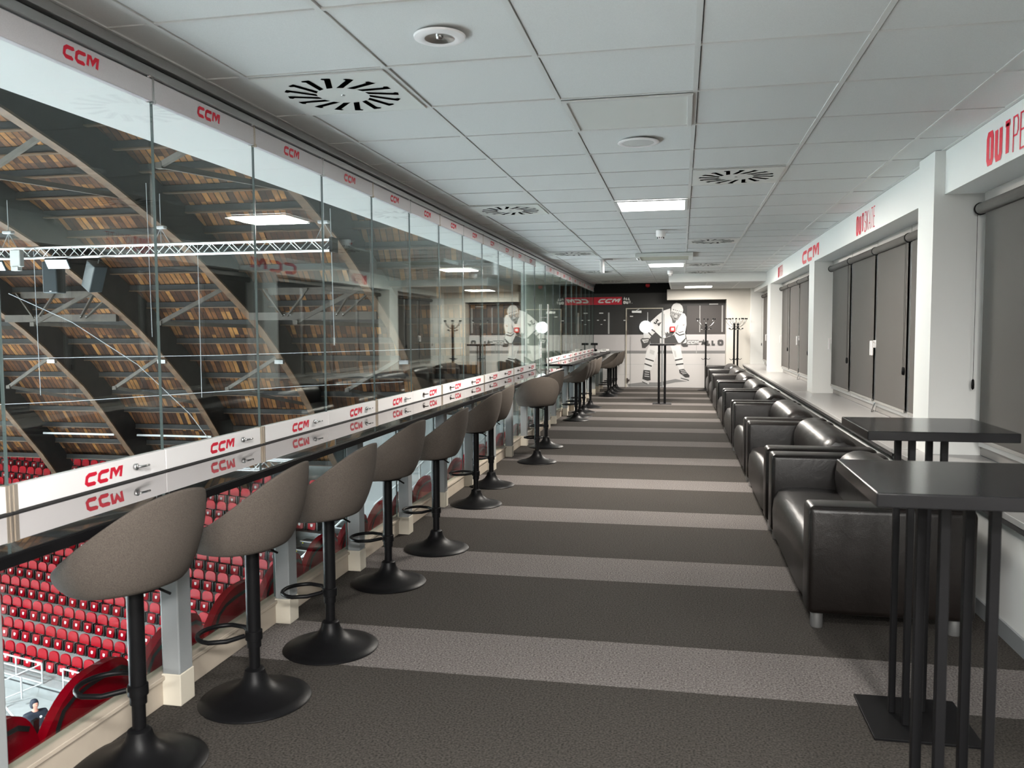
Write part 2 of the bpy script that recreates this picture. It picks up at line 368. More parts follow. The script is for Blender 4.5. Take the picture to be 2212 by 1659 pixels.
# walls
bm = B()
box(bm, XL, 1.95, YN, YF, 0, ZS-.03)
for a, b in ((YN, -2.2), (1.1, 1.44), (5.53, 5.87)): box(bm, XP, 1.95, a, b, ZS, H)
for a, b in ((10.59, 11.0), (15.65, 16.15)): box(bm, XF+.0005, 1.95, a, b, ZS, ZL)
box(bm, XP+.0, 1.95, 19.1, YF, ZS, H)
for a, b in ((-2.2, 1.1), (1.44, 5.53), (5.87, 19.1)): box(bm, XF, 1.95, a, b, ZL, H-.002)
struct(obj('wall_right', bm, M['white']), 'white window wall with pillars and lintels on the right', 'wall')
bm = B(); box(bm, XG-.1, 1.95, YN-.1, YN, 0, H); struct(obj('wall_near', bm, M['cream']), 'cream end wall behind the viewpoint', 'wall')
bm = B(); box(bm, XG-.05, 1.95, YF, YF+.15, 0, H+.02)
struct(obj('wall_far', bm, M['blackwall']), 'black end wall carrying the hockey mural', 'wall')
bm = B(); box(bm, .985, XP+.02, 19.3, YF-.002, 0, 2.265); box(bm, -.33, .985, 19.3, YF-.002, 2.03, 2.265)
struct(obj('wall_recess', bm, M['cream']), 'cream wall with lintel framing the right of the mural', 'wall')
bm = B(); box(bm, XL-.012, XL-.001, YN+.01, 19.29, 0, .075); struct(obj('baseboard_right', bm, M['postgrey']), 'grey skirting board below the windows', 'baseboard')
# beige upstand under the low glass on the left
bm = B(); box(bm, -1.90, -1.845, YN+.01, YF-.01, .0, .105); box(bm, -1.905, -1.835, YN+.01, YF-.01, .095, .112)
struct(obj('baseboard_left', bm, M['beige'], bevel=(.003, 1)), 'beige skirting along the foot of the arena glass', 'baseboard')
bm = B(); box(bm, -2.2, -1.9, YN, YF, -.45, -.02); struct(obj('trim_1', bm, M['concrete']), 'concrete slab edge outside the glass', 'trim')
# track above the glass
bm = B()
box(bm, XG-.035, XG+.03, YN+.01, YF-.01, 2.352, 2.385, 0); box(bm, XG-.03, XG+.018, YN+.01, YF-.01, 2.385, 2.395, 1)
box(bm, XG-.04, XG+.045, YN+.01, YF-.01, 2.395, H-.002, 0)
struct(obj('trim_2', bm, [M['alu'], M['gap']], bevel=(.002, 1)), 'aluminium head track above the folding glass', 'trim')
bm = B(); box(bm, -2.88, XG-.04, YN, YF+.2, H-.02, H+.06); struct(obj('trim_3', bm, M['white']), 'white soffit outside the glass', 'trim')
# window sills
n = 0
for a, b in ((-2.9, 1.27), (1.28, 5.72), (5.745, 10.80), (10.825, 15.88), (15.905, 19.28)):
    bm = B(); box(bm, 1.345, XW, a, b, ZS-.028, ZS, 0); box(bm, 1.35, 1.353, a+.01, b-.01, ZS-.055, ZS-.028, 1)
    n += 1; struct(obj('trim_%d' % (n+3), bm, [M['sill'], M['gap']], bevel=(.004, 2)), 'white window sill', 'trim')

# ---- right-hand windows: aluminium frames, each with its sashes; roller blinds hang in front
WIN = 20
blindn = 0
BAYN = ['nearest bay', 'second bay from the camera', 'third bay from the camera', 'far bay']
for bi, (a, b, nS) in enumerate(((1.44, 5.53, 3), (5.87, 10.59, 4), (11.0, 15.65, 4), (16.15, 19.1, 3))):
    wnd = empty('window_%d' % (bi+20), (XW, (a+b)/2, ZS)); struct(wnd, 'grey aluminium window band in the '+BAYN[bi], 'window')
    hw = (b-a)/2; hh = ZL-ZS
    bm = B(); t = .05
    for (y0, y1, z0, z1) in ((-hw, hw, 0, .06), (-hw, hw, hh-.06, hh), (-hw, -hw+t, .06, hh-.06), (hw-t, hw, .06, hh-.06)): box(bm, 0, .07, y0, y1, z0, z1)
    obj('frame', bm, M['winframe'], wnd, bevel=(.004, 1))
    pw = (b-a-.1)/nS
    for k in range(nS):
        y0 = -hw+.05+k*pw; y1 = y0+pw
        bm = B()
        for (c, d, z0, z1) in ((y0+.004, y1-.004, .062, .12), (y0+.004, y1-.004, hh-.12, hh-.062), (y0+.004, y0+.085, .12, hh-.12), (y1-.085, y1-.004, .12, hh-.12)): box(bm, -.028, .05, c, d, z0, z1)
        sh = obj('sash', bm, M['alu'], wnd, bevel=(.003, 1))
        bm = B(); box(bm, .03, .04, y0+.085, y1-.085, .12, hh-.12); obj('pane', bm, M['winfar'], sh)
        if k % 2 == 1 and k < nS-0 and bi:
            for s in (0, 1):
                if s and k == nS-1: continue
                yh = (y1-.03) if s == 0 else (y1+.035)
                bm = B(); box(bm, -.045, -.028, yh-.014, yh+.014, .60, .67); box(bm, -.075, -.03, yh-.008, yh+.008, .645, .665)
                box(bm, -.078, -.062, yh-.010+.0, yh+.010, .53, .665)
                obj('handle', bm, M['railwhite'], sh, bevel=(.003, 2))
        if k % 2 == 1 and bi and k < nS-1:      # prop stay standing on the sill
            bm = B(); bar(bm, (-.06, y1+.0, .002), (-.02, y1-.06, .16), .008); bar(bm, (-.06, y1+.0, .006), (-.02, y1+.10, .004), .007)
            bar(bm, (-.02, y1-.06, .16), (-.02, y1+.02, .006), .006); obj('stay', bm, M['chrome'], wnd)
        # roller blind
        pos = ['nearest', 'second', 'third', 'farthest'][k]
        bl = thing('roller_blind', 'dark grey roller blind, %s in the %s of windows' % (pos, BAYN[bi]), 'blind', (XW-.055, (a+b)/2+(y0+y1)/2, ZL-.10), 0, 'roller blinds over the windows')
        q = pw/2-.006
        bm = B(); tube(bm, [(0, -q, 0), (0, q, 0)], .033, 16); obj('roller_tube', bm, M['blind'], bl, smooth='auto')
        bm = B(); box(bm, .02, .03, -q, q, .025, .095); obj('mounting_strip', bm, M['winframe'], bl)
        for s in (-1, 1):
            bm = B(); tube(bm, [(0, s*(q-.008), 0), (0, s*(q+.004), 0)], .038, 16); obj('end_cap', bm, M['black'], bl, smooth='auto')
        bm = B(); box(bm, .012, .0145, -q+.05, q-.05, -(hh-.22), .0); obj('fabric', bm, M['blind'], bl)
        bm = B(); box(bm, .006, .02, -q+.05, q-.05, -(hh-.22)-.022, -(hh-.22)); obj('bottom_bar', bm, M['winframe'], bl, bevel=(.003, 1))
        yc = -q+.012 if k % 2 else q-.012
        bm = B(); tube(bm, [(-.02, yc, -.02), (-.018, yc, -.6), (-.018, yc, -1.05)], .0013, 6)
        bl_c = obj('pull_chain', bm, M['black'], bl)
        bm = B(); lathe(bm, [(0, -.035), (.008, -.025), (.009, 0), (.007, .025), (0, .035)], 10, (-.018, yc, -1.05)); obj('chain_weight', bm, M['black'], bl_c, smooth=True)

# lettering on the lintels over the windows
def fascia_text(s, y0, h, z0, wd, nb=0, **kw):
    bm = B(); Pm = lambda x, y: (0, -x*wd, y)
    text(bm, s, Pm, h, nb=nb or 99, **kw)
    return obj('lettering', bm, M['red'], None)
def put_letters(name, bm, loc, parent):
    o = obj(name, bm, M['red'], parent); o.location = loc; return o
wr = bpy.data.objects['wall_right']
for (s, y, wd) in (('OUTPERFORM', 4.83, 1.38), ('OUTSKATE', 8.15, 1.35), ('(()', 11.62, 2.15), ('OUTPERFORM', 14.45, 1.0)):
    bm = B(); h = .175
    Pm = lambda x, z, wd=wd: (0, -x*wd, z)
    if s == '(()': text(bm, '(()', Pm, .165, th=.27, cond=.82, shear=.0, gap=.14)
    else: text(bm, s, Pm, h, th=.17, cond=.40, gap=.07, nb=3, th2=.055)
    put_letters('lettering', bm, (XF-.0015, y, 2.2), wr)

# ---- the folding glass along the arena: one window per pane
PY0, PW = 2.19, .79
handle_src = None
wi = 0
def glass_panel(y0, w_, zr, zt, k, rails=True):
    global wi
    wi += 1
    wnd = struct(empty('window_%d' % (100+wi), (XG, y0+w_/2, zr)), 'frameless folding glass pane with branded rails facing the arena', 'window')
    hw = w_/2-.002
    bm = B(); box(bm, -.005, .005, -hw, hw, .008, 2.30-zr if rails else zt-zr); obj('pane', bm, M['glass'], wnd)
    bm = B()
    box(bm, -.0056, .0056, hw-.0015, hw+.0015, .085, 2.262-zr); obj('edge_seal', bm, M['seam'], wnd)
    if rails:
        bm = B(); box(bm, -.014, .014, -hw, hw, .006, .088); r = obj('bottom_rail', bm, M['railwhite'], wnd, bevel=(.002, 1))
        bm = B(); box(bm, -.02, .018, -hw-.001, hw+.001, .0, .006); obj('track', bm, M['gap'], wnd)
        for s in (-1, 1):
            if (k+(s > 0)) % 2 == 0:
                bm = B(); box(bm, -.015, .0155, min(s*hw, s*(hw-.022)), max(s*hw, s*(hw-.022)), .005, .089); box(bm, .0155, .018, min(s*(hw-.004), s*(hw-.009)), max(s*(hw-.004), s*(hw-.009)), .005, .089)
                obj('rail_end', bm, M['champagne'], r)
        bm = B(); ccm(bm, lambda x, y: (.0152, x*1.0, y), .047)
        o = obj('lettering', bm, M['red'], r); o.location = (0, -.075 if k < 5 else .03, .021)
        # small chrome lever
        yy = .20 if k < 5 else -.14
        bm = B(); lathe(bm, [(0, 0), (.012, 0), (.012, .01), (0, .012)], 12); tube(bm, [(0, 0, .008), (0, 0, .022), (.0, .03, .026), (0, .05, .026)], .0045, 8)
        o = obj('latch', bm, M['chrome'] if k < 5 else M['hinge'], r, smooth=True); o.rotation_euler = (0, PI/2, 0); o.location = (.014, yy, .05)
        bm = B(); box(bm, -.014, .014, -hw, hw, 2.262-zr, 2.348-zr); r2 = obj('top_rail', bm, M['railgrey'], wnd, bevel=(.002, 1))
        bm = B(); ccm(bm, lambda x, y: (.0152, x*.88, y), .047)
        o = obj('lettering', bm, M['red'], r2); o.location = (0, -.10 if k < 4 else -.06, 2.262-zr+.02)
        bm = B(); box(bm, -.016, .0165, hw-.012, hw, 2.262-zr, 2.35-zr); box(bm, .0, .02, hw-.004, hw+.004, 2.255-zr, 2.268-zr)
        obj('rail_end', bm, M['champagne'] if k % 2 else M['alu'], r2)
        bm = B(); bm2 = lathe(bm, [(0, -.008), (.009, -.006), (.009, .006), (0, .008)], 10, (.02, hw-.03, 2.35-zr+.004)); obj('roller', bm, M['chrome'], r2, smooth=True)
for k in range(-11, 12): glass_panel(PY0+PW*k, PW, .80, 2.34, k)
YD0, YD1 = PY0+PW*12, 12.62          # glass door
wy = YD1+.02
for k in range(12, 21):
    ww = (YF-.06-wy)/9; glass_panel(wy+ww*(k-12), ww, .835, 2.34, k)
# the glass door
d = struct(empty('door_1', (XG, (YD0+YD1)/2, .0)), 'frameless glass door with a long bar handle in the arena glazing', 'door')
hw = (YD1-YD0)/2-.004
bm = B(); box(bm, -.006, .006, -hw, hw, .115, 2.34); obj('pane', bm, M['glass'], d)
bm = B(); box(bm, -.007, .007, -hw-.003, -hw, .115, 2.34); box(bm, -.007, .007, hw, hw+.003, .115, 2.34); obj('edge_seal', bm, M['seam'], d)
for s in (-1, 1):
    bm = B(); tube(bm, [(s*.06, hw-.10, .70), (s*.06, hw-.10, 1.75)], .013, 12)
    hb = obj('bar_handle', bm, M['steel'], d, smooth='auto')
    for z in (.85, 1.55):
        bm = B(); tube(bm, [(s*.006, hw-.10, z), (s*.06, hw-.10, z)], .008, 8); obj('standoff', bm, M['steel'], hb, smooth='auto')
bm = B(); box(bm, .0065, .0075, -.02, .06, .95, 1.19, 0)
for zz in (1.12, 1.07, 1.02): box(bm, .0076, .0079, -.002, .042, zz-.006, zz+.004, 1)
box(bm, .0076, .0079, .015, .025, .965, 1.0, 2)
obj('notice', bm, [M['paper'], M['postgrey'], M['red']], d)
# low glazing below the counter
wi = 60
for k in range(-10, 21):
    a = PY0+.50+.86*k
    if a > YF-.3: break
    wnd = struct(empty('window_%d' % (wi+k+11), (-1.872, a+.43, .11)), 'fixed glass pane below the counter', 'window')
    bm = B(); box(bm, -.004, .004, -.427, .427 if a+.86 < YF else YF-a-.45, 0, .648); obj('pane', bm, M['glasslow'], wnd)
    bm = B(); box(bm, -.0046, .0046, .424, .4285, 0, .63); obj('edge_seal', bm, M['seam'], wnd)

# ---- counters
def counter(y0, y1, xf, z, label):
    t = thing('bar_counter', label, 'counter', ((XG-.03+xf)/2, (y0+y1)/2, z-.035), 0)
    hx = (xf-XG+.03)/2; hy = (y1-y0)/2
    bm = B(); box(bm, -hx, hx-.004, -hy, hy, .03, .035); obj('glossy_top', bm, M['counter'], t)
    bm = B(); box(bm, -hx, hx, -hy-.002, hy+.002, 0, .0299); box(bm, hx-.004, hx, -hy, hy, .0299, .0345); obj('edge_board', bm, M['black'], t, bevel=(.003, 1))
    return t
counter(YN+.05, 11.95, -1.665, .80, 'long glossy black counter ledge running under the branded glass rails')
counter(12.70, 19.62, -1.64, .835, 'shorter glossy black counter ledge beyond the glass door')

# ---- posts carrying the counter
posts = []
bm = B(); box(bm, -.036, .036, -.042, .042, .115, .76)
me = thing('counter_post', '', 'post', (-1.81, 0, 0), 0, 'counter posts')
obj('shaft', bm, M['postgrey'], me, bevel=(.006, 2)); bm = B(); box(bm, -.039, .039, -.045, .045, 0, .118); obj('foot_cap', bm, M['footcap'], me, bevel=(.004, 2))
bm = B(); box(bm, -.0, .012, -.012, .012, .20, .76); so = obj('edge_groove', bm, M['alu'], me); so.location = (-.036, .0, 0)
ORD = ['first', 'second', 'third', 'fourth', 'fifth', 'sixth', 'seventh', 'eighth', 'ninth', 'tenth', 'eleventh', 'twelfth', 'thirteenth', 'fourteenth', 'fifteenth', 'sixteenth', 'seventeenth', 'eighteenth', 'nineteenth', 'twentieth', 'twenty-first', 'twenty-second', 'twenty-third', 'twenty-fourth', 'twenty-fifth', 'twenty-sixth', 'twenty-seventh', 'twenty-eighth', 'twenty-ninth', 'thirtieth']
py_ = [1.82+.862*k for k in range(0, 21)]
for i, y in enumerate(py_):
    o = me if i == 0 else copy_tree(me)
    o.location = (-1.812 if y < 12.3 else -1.80, y, 0)
    o['label'] = 'grey square counter post with cream foot, %s from the camera' % ORD[i]
    if y > 12.3:
        pass
for o in [x for x in COL.objects if x.name.startswith('counter_post') and x.location.y > 12.3]: o.scale.z = .795/.76
for o in [x for x in COL.objects if x.name.startswith('counter_post') and 11.9 < x.location.y < 12.3]: o.location.y = 11.88

# ================================================================== CEILING FIXTURES
def cell(i, j): return (GX0+TS*(i+.5), GY0+TS*(j+.5))
def ceiling_light(x, y, z, label, lit=True):
    t = thing('ceiling_light', label, 'ceiling light', (x, y, z-.004), 0)
    bm = B(); a, b = .303, .278
    box(bm, -a, a, -a, -b, -.006, .003); box(bm, -a, a, b, a, -.006, .003); box(bm, -a, -b, -b, b, -.006, .003); box(bm, b, a, -b, b, -.006, .003)
    obj('frame', bm, M['tbar'], t, bevel=(.002, 1))
    bm = B(); box(bm, -b, b, -b, b, -.003 if lit else 0, .003); obj('diffuser', bm, M['lamp'] if lit else M['plate'], t)
ceiling_light(*cell(2, 6), H, 'lit square ceiling panel, the nearer of the two bright ones in the tile ceiling')
ceiling_light(*cell(2, 17), H, 'lit square ceiling panel, the farther one just before the lowered ceiling')
ceiling_light(.34, 18.2, 2.262, 'lit square panel in the lowered ceiling at the far end')
ceiling_light(*cell(2, 1), H, 'unlit square panel light with raised frame near the camera', False)
def vent(x, y, z, label):
    t = thing('ceiling_vent', label, 'air vent', (x, y, z-.003), 0, 'square swirl air diffusers')
    bm = B(); box(bm, -.30, .30, -.30, .30, -.003, .003); obj('face_plate', bm, M['plate'], t)
    bm = B()
    for k in range(16):
        a = 2*PI*k/16; u = Vector((math.cos(a), math.sin(a), 0)); v = Vector((-u.y, u.x, 0))
        P = lambda r, s: u*r+v*(s+.035*(r-.16)/.1)+Vector((0, 0, -.0042))
        pts = [P(.115, -.014), P(.232, -.014), P(.245, -.03), P(.257, -.024), P(.248, .014), P(.12, .014)]
        f = bm.faces.new([bm.verts.new(p) for p in pts])
    bmesh.ops.solidify(bm, geom=bm.faces[:], thickness=.001)
    obj('swirl_slots', bm, M['gap'], t)
    bm = B(); lathe(bm, [(0, -.005), (.008, -.005), (.01, -.003), (0, -.002)], 12); obj('centre_screw', bm, M['alu'], t, smooth='auto')
    for a, b in ((-.302, -.299), (.299, .302)): bm = B(); box(bm, -.296, .296, a, b, -.0035, .003); obj('edge_lip', bm, M['tbar'], t)
vent(*cell(0, 0), H, 'swirl ceiling vent nearest the camera, above the glass side')
vent(*cell(3, 4), H, 'swirl ceiling vent right of centre, just before the bright ceiling panel')
vent(*cell(0, 6), H, 'second swirl ceiling vent on the glass side, level with the near bright panel')
vent(*cell(3, 11), H, 'swirl ceiling vent right of centre beyond the smoke detector')
vent(*cell(0, 13), H, 'third swirl ceiling vent on the glass side')
vent(*cell(3, 17), H, 'swirl ceiling vent beside the farther bright panel')
vent(*cell(3, 20), H, 'swirl ceiling vent closest to the lowered ceiling beam')
vent(*cell(0, 19), H, 'fourth swirl ceiling vent on the glass side')
vent(*cell(0, 24), H, 'swirl ceiling vent above the far end of the glass')
t = thing('downlight', 'small round recessed downlight with white ring near the camera', 'downlight', (-.87, 2.98, H-.001))
bm = B(); lathe(bm, [(.062, 0), (.095, -.003), (.093, -.010), (.07, -.016), (.055, -.012)], 40); obj('trim_ring', bm, M['railwhite'], t, smooth='auto')
bm = B(); lathe(bm, [(.056, -.012), (.04, -.004), (.0, -.002)], 32); obj('reflector', bm, M['steel'], t, smooth='auto')
bm = B(); lathe(bm, [(0, -.014), (.012, -.012), (.014, -.003)], 16); obj('bulb', bm, M['chrome'], t, smooth=True)
t = thing('ceiling_speaker', 'round white ceiling speaker with perforated grille', 'speaker', (-.25, 4.86, H-.001))
bm = B(); lathe(bm, [(.085, -.004), (.115, -.004), (.118, -.010), (.11, -.014), (.088, -.010)], 40); obj('trim_ring', bm, M['railwhite'], t, smooth='auto')
bm = B(); lathe(bm, [(.088, -.009), (.05, -.012), (0, -.013)], 40); obj('grille', bm, M['tbar'], t, smooth='auto')
def smoke(x, y, z, label, clip=True):
    t = thing('smoke_detector', label, 'smoke detector', (x, y, z-.001))
    bm = B(); lathe(bm, [(0, 0), (.05, 0), (.052, -.02), (.05, -.04), (.052, -.042), (.05, -.062), (.034, -.075), (.032, -.09), (0, -.094)], 28); h = obj('housing', bm, M['railwhite'], t, smooth='auto')
    bm = B()
    for k in range(10):
        a = 2*PI*k/10; bar(bm, (.036*math.cos(a), .036*math.sin(a), -.068), (.034*math.cos(a), .034*math.sin(a), -.088), .006)
    obj('sensor_slots', bm, M['gap'], h)
    if clip:
        bm = B(); tube(bm, [(-.05, .12, 0), (-.04, .1, -.02), (-.02, .08, -.03), (.02, .08, -.03), (.06, .1, -.008), (.07, .11, 0)], .006, 6); obj('cable_loop', bm, M['railwhite'], t)
        bm = B(); box(bm, -.035, -.005, .07, .09, -.05, -.028); obj('red_marker', bm, M['alarmred'], t)
smoke(-.23, 9.24, H, 'white smoke detector with red marker on the tile ceiling')
smoke(-.21, 15.5, H, 'small smoke detector just before the lowered ceiling', False)
t = thing('projection_screen', 'olive-faced square unit in a white frame hanging below the ceiling', 'ceiling unit', (-.25, 12.3, H-.05))
bm = B(); a, b = .40, .34
for (x0, x1, y0, y1) in ((-a, a, -a, -b), (-a, a, b, a), (-a, -b, -b, b), (b, a, -b, b)): box(bm, x0, x1, y0, y1, 0, .049)
obj('frame', bm, M['plate'], t, bevel=(.004, 1)); bm = B(); box(bm, -b, b, -b, b, .012, .03); obj('face', bm, M['olive'], t)
bm = B()
for k in range(3): lathe(bm, [(0, -.01), (.018, -.008), (.02, .0)], 12, (-a+.02, -.1+.1*k, 0))
obj('indicator_knobs', bm, M['chrome'], t, smooth='auto')
t = thing('exit_sign', 'white sign blade on a ceiling bracket seen edge on', 'sign', (-1.2, 12.85, H-.001))
bm = B(); box(bm, -.12, .16, -.02, .02, -.012, 0); obj('bracket', bm, M['railwhite'], t); bm = B(); box(bm, -.022, .022, -.14, .14, -.20, -.012); obj('blade', bm, M['railwhite'], t, bevel=(.006, 2))
t = thing('alarm_siren', 'small red alarm siren at the top of the black end wall', 'alarm', (-.78, YF-.001, 2.385))
bm = B(); box(bm, -.05, .05, -.05, 0, -.03, .03); obj('base', bm, M['alarmred'], t, bevel=(.01, 2)); bm = B(); lathe(bm, [(0, -.05), (.03, -.045), (.035, -.03)], 16, (0, -.03, 0)); obj('lens', bm, M['alarmred'], t, smooth=True)

# ================================================================== BAR STOOLS
def make_stool():
    t = thing('bar_stool', '', 'bar stool')
    bm = B(); lathe(bm, [(0, 0), (.200, 0), (.203, .004), (.199, .009), (.165, .019), (.125, .030), (.085, .046), (.058, .066), (.042, .090), (.036, .115), (.026, .122), (.0, .122)], 56); obj('base', bm, M['black'], t, smooth='auto')
    bm = B(); tube(bm, [(0, 0, .10), (0, 0, .36)], .0205, 24); tube(bm, [(0, 0, .20), (0, 0, .565)], .0255, 24); p = obj('pole', bm, M['black'], t, smooth='auto')
    bm = B(); lathe(bm, [(.026, -.018), (.031, -.016), (.031, .016), (.026, .018)], 20, (0, 0, .245))
    c = [(-.028, -.02, .245), (-.07, -.075, .243)]
    for k in range(13):
        a = -PI/2-.15-(k/12)*(PI-.3); c.append((-.115+.095*math.cos(a), .095*math.sin(a), .242))
    c += [(-.07, .075, .243), (-.028, .02, .245)]
    tube(bm, c, .0085, 10); obj('footrest', bm, M['black'], p, smooth='auto')
    bm = B(); tube(bm, [(.01, .02, .562), (.04, .06, .552), (.062, .085, .53)], .0045, 8); obj('height_lever', bm, M['black'], t, smooth='auto')
    bm = B(); lathe(bm, [(.0, .566), (.075, .566), (.085, .578), (0, .58)], 20); obj('seat_plate', bm, M['black'], t, smooth='auto')
    # shell
    n = 48; bm = B(); z0 = .578
    def rim(a):      # a = 0 at the back (+x)
        c, s = math.cos(a), math.sin(a)
        x = .205*c if c > 0 else .285*c
        y = .228*s*(1-.42*max(0, -c)**1.6)
        k = (x+.285)/.49
        z = .600+(.895-.600)*(k**1.55)-.014*max(0, c)**6
        return Vector((x, y, z))
    def outer(a, u):   # u 0 centre bottom .. 1 rim
        R = rim(a); kb = (1+math.cos(a))/2
        fb = .92-.30*kb**1.2; zr = .012*kb
        if u < .5:
            q = u/.5; return Vector((R.x*fb*q, R.y*fb*q, z0+zr*q*q))
        q = (u-.5)/.5
        s = fb+(1-fb)*math.sin(q*PI/2)**(.85+.1*kb)
        zz = z0+zr+(R.z-z0-zr)*(q**1.25)
        return Vector((R.x*s*(1+.012*q), R.y*s*(1+.012*q), zz))
    us = [0, .25, .44, .5, .54, .60, .68, .77, .86, .94, 1.]
    rings = []
    for u in us[1:]: rings.append([bm.verts.new(outer(2*PI*k/n, u)) for k in range(n)])
    th = .028
    top = []
    for f_, dz in ((.985, .008), (.94, .008)): top.append([bm.verts.new(Vector((rim(2*PI*k/n).x*1.02*f_, rim(2*PI*k/n).y*1.02*f_, rim(2*PI*k/n).z+dz))) for k in range(n)])
    inn = []
    for q in (.95, .8, .6, .35):
        R_ = []
        for k in range(n):
            R = rim(2*PI*k/n); zi = .655; s = .70+.2*q
            R_.append(bm.verts.new(Vector((R.x*s, R.y*s, min(R.z+.004, zi+(R.z-zi)*q) if R.z > zi else R.z-.004*(1-q)))))
        inn.append(R_)
    allr = rings+top+inn
    cb = bm.verts.new((0, 0, z0)); ci = bm.verts.new((-.02, 0, .668))
    for k in range(n): bm.faces.new((cb, rings[0][(k+1) % n], rings[0][k]))
    for a, b in zip(allr, allr[1:]):
        for k in range(n): bm.faces.new((a[k], a[(k+1) % n], b[(k+1) % n], b[k]))
    for k in range(n): bm.faces.new((inn[-1][k], inn[-1][(k+1) % n], ci))
    obj('seat_shell', bm, M['fabric'], t, smooth=True)
    return t
ST = [(-1.66, 2.248, 8), (-1.539, 2.748, -4), (-1.472, 3.274, 0), (-1.595+.05, 4.198, 3), (-1.492, 4.918, -2), (-1.568, 6.25, 4), (-1.63, 7.05, 0), (-1.453, 8.389, 62), (-1.54, 9.511, 20),
      (-1.55, 12.4, -18), (-1.56, 12.95, -6), (-1.57, 13.6, 0), (-1.56, 14.5, 4), (-1.46, 17.0, -25), (-1.46, 17.6, -12), (-1.45, 18.2, -4), (-1.45, 18.9, 0)]
stl = ['taupe bar stool nearest the camera, its base cut by the bottom edge', 'second taupe bar stool from the camera, base fully on the dark carpet', 'third taupe bar stool from the camera, base over a pale stripe edge',
       'fourth taupe bar stool from the camera, beside a counter post', 'fifth taupe bar stool from the camera, base on a pale stripe', 'sixth taupe bar stool from the camera', 'seventh taupe bar stool from the camera, mostly hidden by the sixth',
       'taupe bar stool turned to show its rounded back', 'taupe bar stool behind the one showing its rounded back', 'taupe bar stool at the near end of the counter beyond the glass door', 'second taupe bar stool at the counter beyond the glass door',
       'third taupe bar stool at the counter beyond the glass door', 'fourth taupe bar stool beyond the glass door, pole standing apart', 'nearest taupe stool of the last cluster by the mural', 'second taupe stool of the last cluster by the mural', 'third taupe stool of the last cluster by the mural', 'farthest taupe stool, almost hidden in the last cluster']
proto = make_stool()
for i, (x, y, a) in enumerate(ST):
    o = proto if i == 0 else copy_tree(proto)
    o.location = (x, y, 0); o.rotation_euler = (0, 0, math.radians(-a)); o['label'] = stl[i]; o['group'] = 'bar stools along the counter'

# ================================================================== LEATHER SOFAS
def rbox(bm, x0, x1, y0, y1, z0, z1, r, seg=4, puff=0., cuts=0):
    b2 = B(); box(b2, x0, x1, y0, y1, z0, z1); bevel_all(b2, r, seg)
    if puff or cuts:
        bmesh.ops.triangulate(b2, faces=[]); 
    me = bpy.data.meshes.new('tmp'); b2.to_mesh(me); b2.free(); bm.from_mesh(me); bpy.data.meshes.remove(me)
SW = 1.76; SD = .70
def make_sofa():
    t = thing('leather_sofa', '', 'sofa')
    hw = SW/2; ar = .185
    for s in (-1, 1):
        bm = B(); y0, y1 = (hw-ar, hw) if s > 0 else (-hw, -hw+ar)
        rbox(bm, 0, SD, y0, y1, .075, .565, .028, 5)
        # soft crown along the top
        for v in bm.verts:
            if v.co.z > .53: v.co.z += .008*math.cos((v.co.y-(y0+y1)/2)/ar*PI)
        a = obj('armrest', bm, M['leather'], t, smooth='auto')
        bm = B()
        for yy in (y0+.012, y1-.012):
            tube(bm, [(.02, yy, .558), (SD-.02, yy, .558)], .004, 6); tube(bm, [(.006, yy, .10), (.006, yy, .53), (.02, yy, .558)], .004, 6)
        obj('piping', bm, M['leather'], a, smooth='auto')
    bm = B(); rbox(bm, .012, SD-.03, -hw+ar+.002, hw-ar-.002, .075, .22, .015, 3); obj('base_frame', bm, M['leather'], t, smooth='auto')
    # seat cushion with a waterfall front
    bm = B(); n = 10; L_ = [(.0, .10), (-.004, .22), (.004, .30), (.03, .352), (.08, .372), (.20, .376), (.35, .368), (.5, .362)]
    rows = []
    for i in range(n+1):
        q = i/n*2-1; y = q*(hw-ar-.004); e = 1-abs(q)**6*.05
        rows.append([bm.verts.new((x+(.012 if abs(q) > .99 else 0), y, .12+(z-.12)*e if z > .12 else z)) for x, z in L_])
    for a, b in zip(rows, rows[1:]):
        for k in range(len(L_)-1): bm.faces.new((a[k], b[k], b[k+1], a[k+1]))
    obj('seat_cushion', bm, M['leather'], t, smooth=True)
    # back: upright panel and rolled cushion
    bm = B(); rbox(bm, SD-.20, SD, -hw+ar, hw-ar, .10, .56, .03, 4); obj('back_frame', bm, M['leather'], t, smooth='auto')
    bm = B(); prof = [(.37, .34), (.35, .44), (.358, .53), (.395, .60), (.46, .636), (.54, .636), (.61, .60), (.655, .54), (.67, .45)]
    rows = []; n = 14
    for i in range(n+1):
        q = i/n*2-1; y = q*(hw-ar-.003); e = 1-.10*abs(q)**5
        rows.append([bm.verts.new((.52+(x-.52)*e, y, .34+(z-.34)*e+.004*math.sin(i*2.3+k*1.1))) for k, (x, z) in enumerate(prof)])
    for a, b in zip(rows, rows[1:]):
        for k in range(len(prof)-1): bm.faces.new((a[k], b[k], b[k+1], a[k+1]))
    bm.faces.new([v for v in rows[0]]); bm.faces.new([v for v in rows[-1]][::-1])
    obj('back_cushion', bm, M['leather'], t, smooth='auto', sub=1)
    for (x, y) in ((.05, -hw+.07), (.05, hw-.07), (SD-.07, -hw+.07), (SD-.07, hw-.07)):
        bm = B(); lathe(bm, [(0, 0), (.026, 0), (.028, .004), (.028, .076), (0, .076)], 20, (x, y, 0)); obj('leg', bm, M['steel'] if False else M['alu'], t, smooth='auto')
    return t
sf = make_sofa(); SP = 1.865
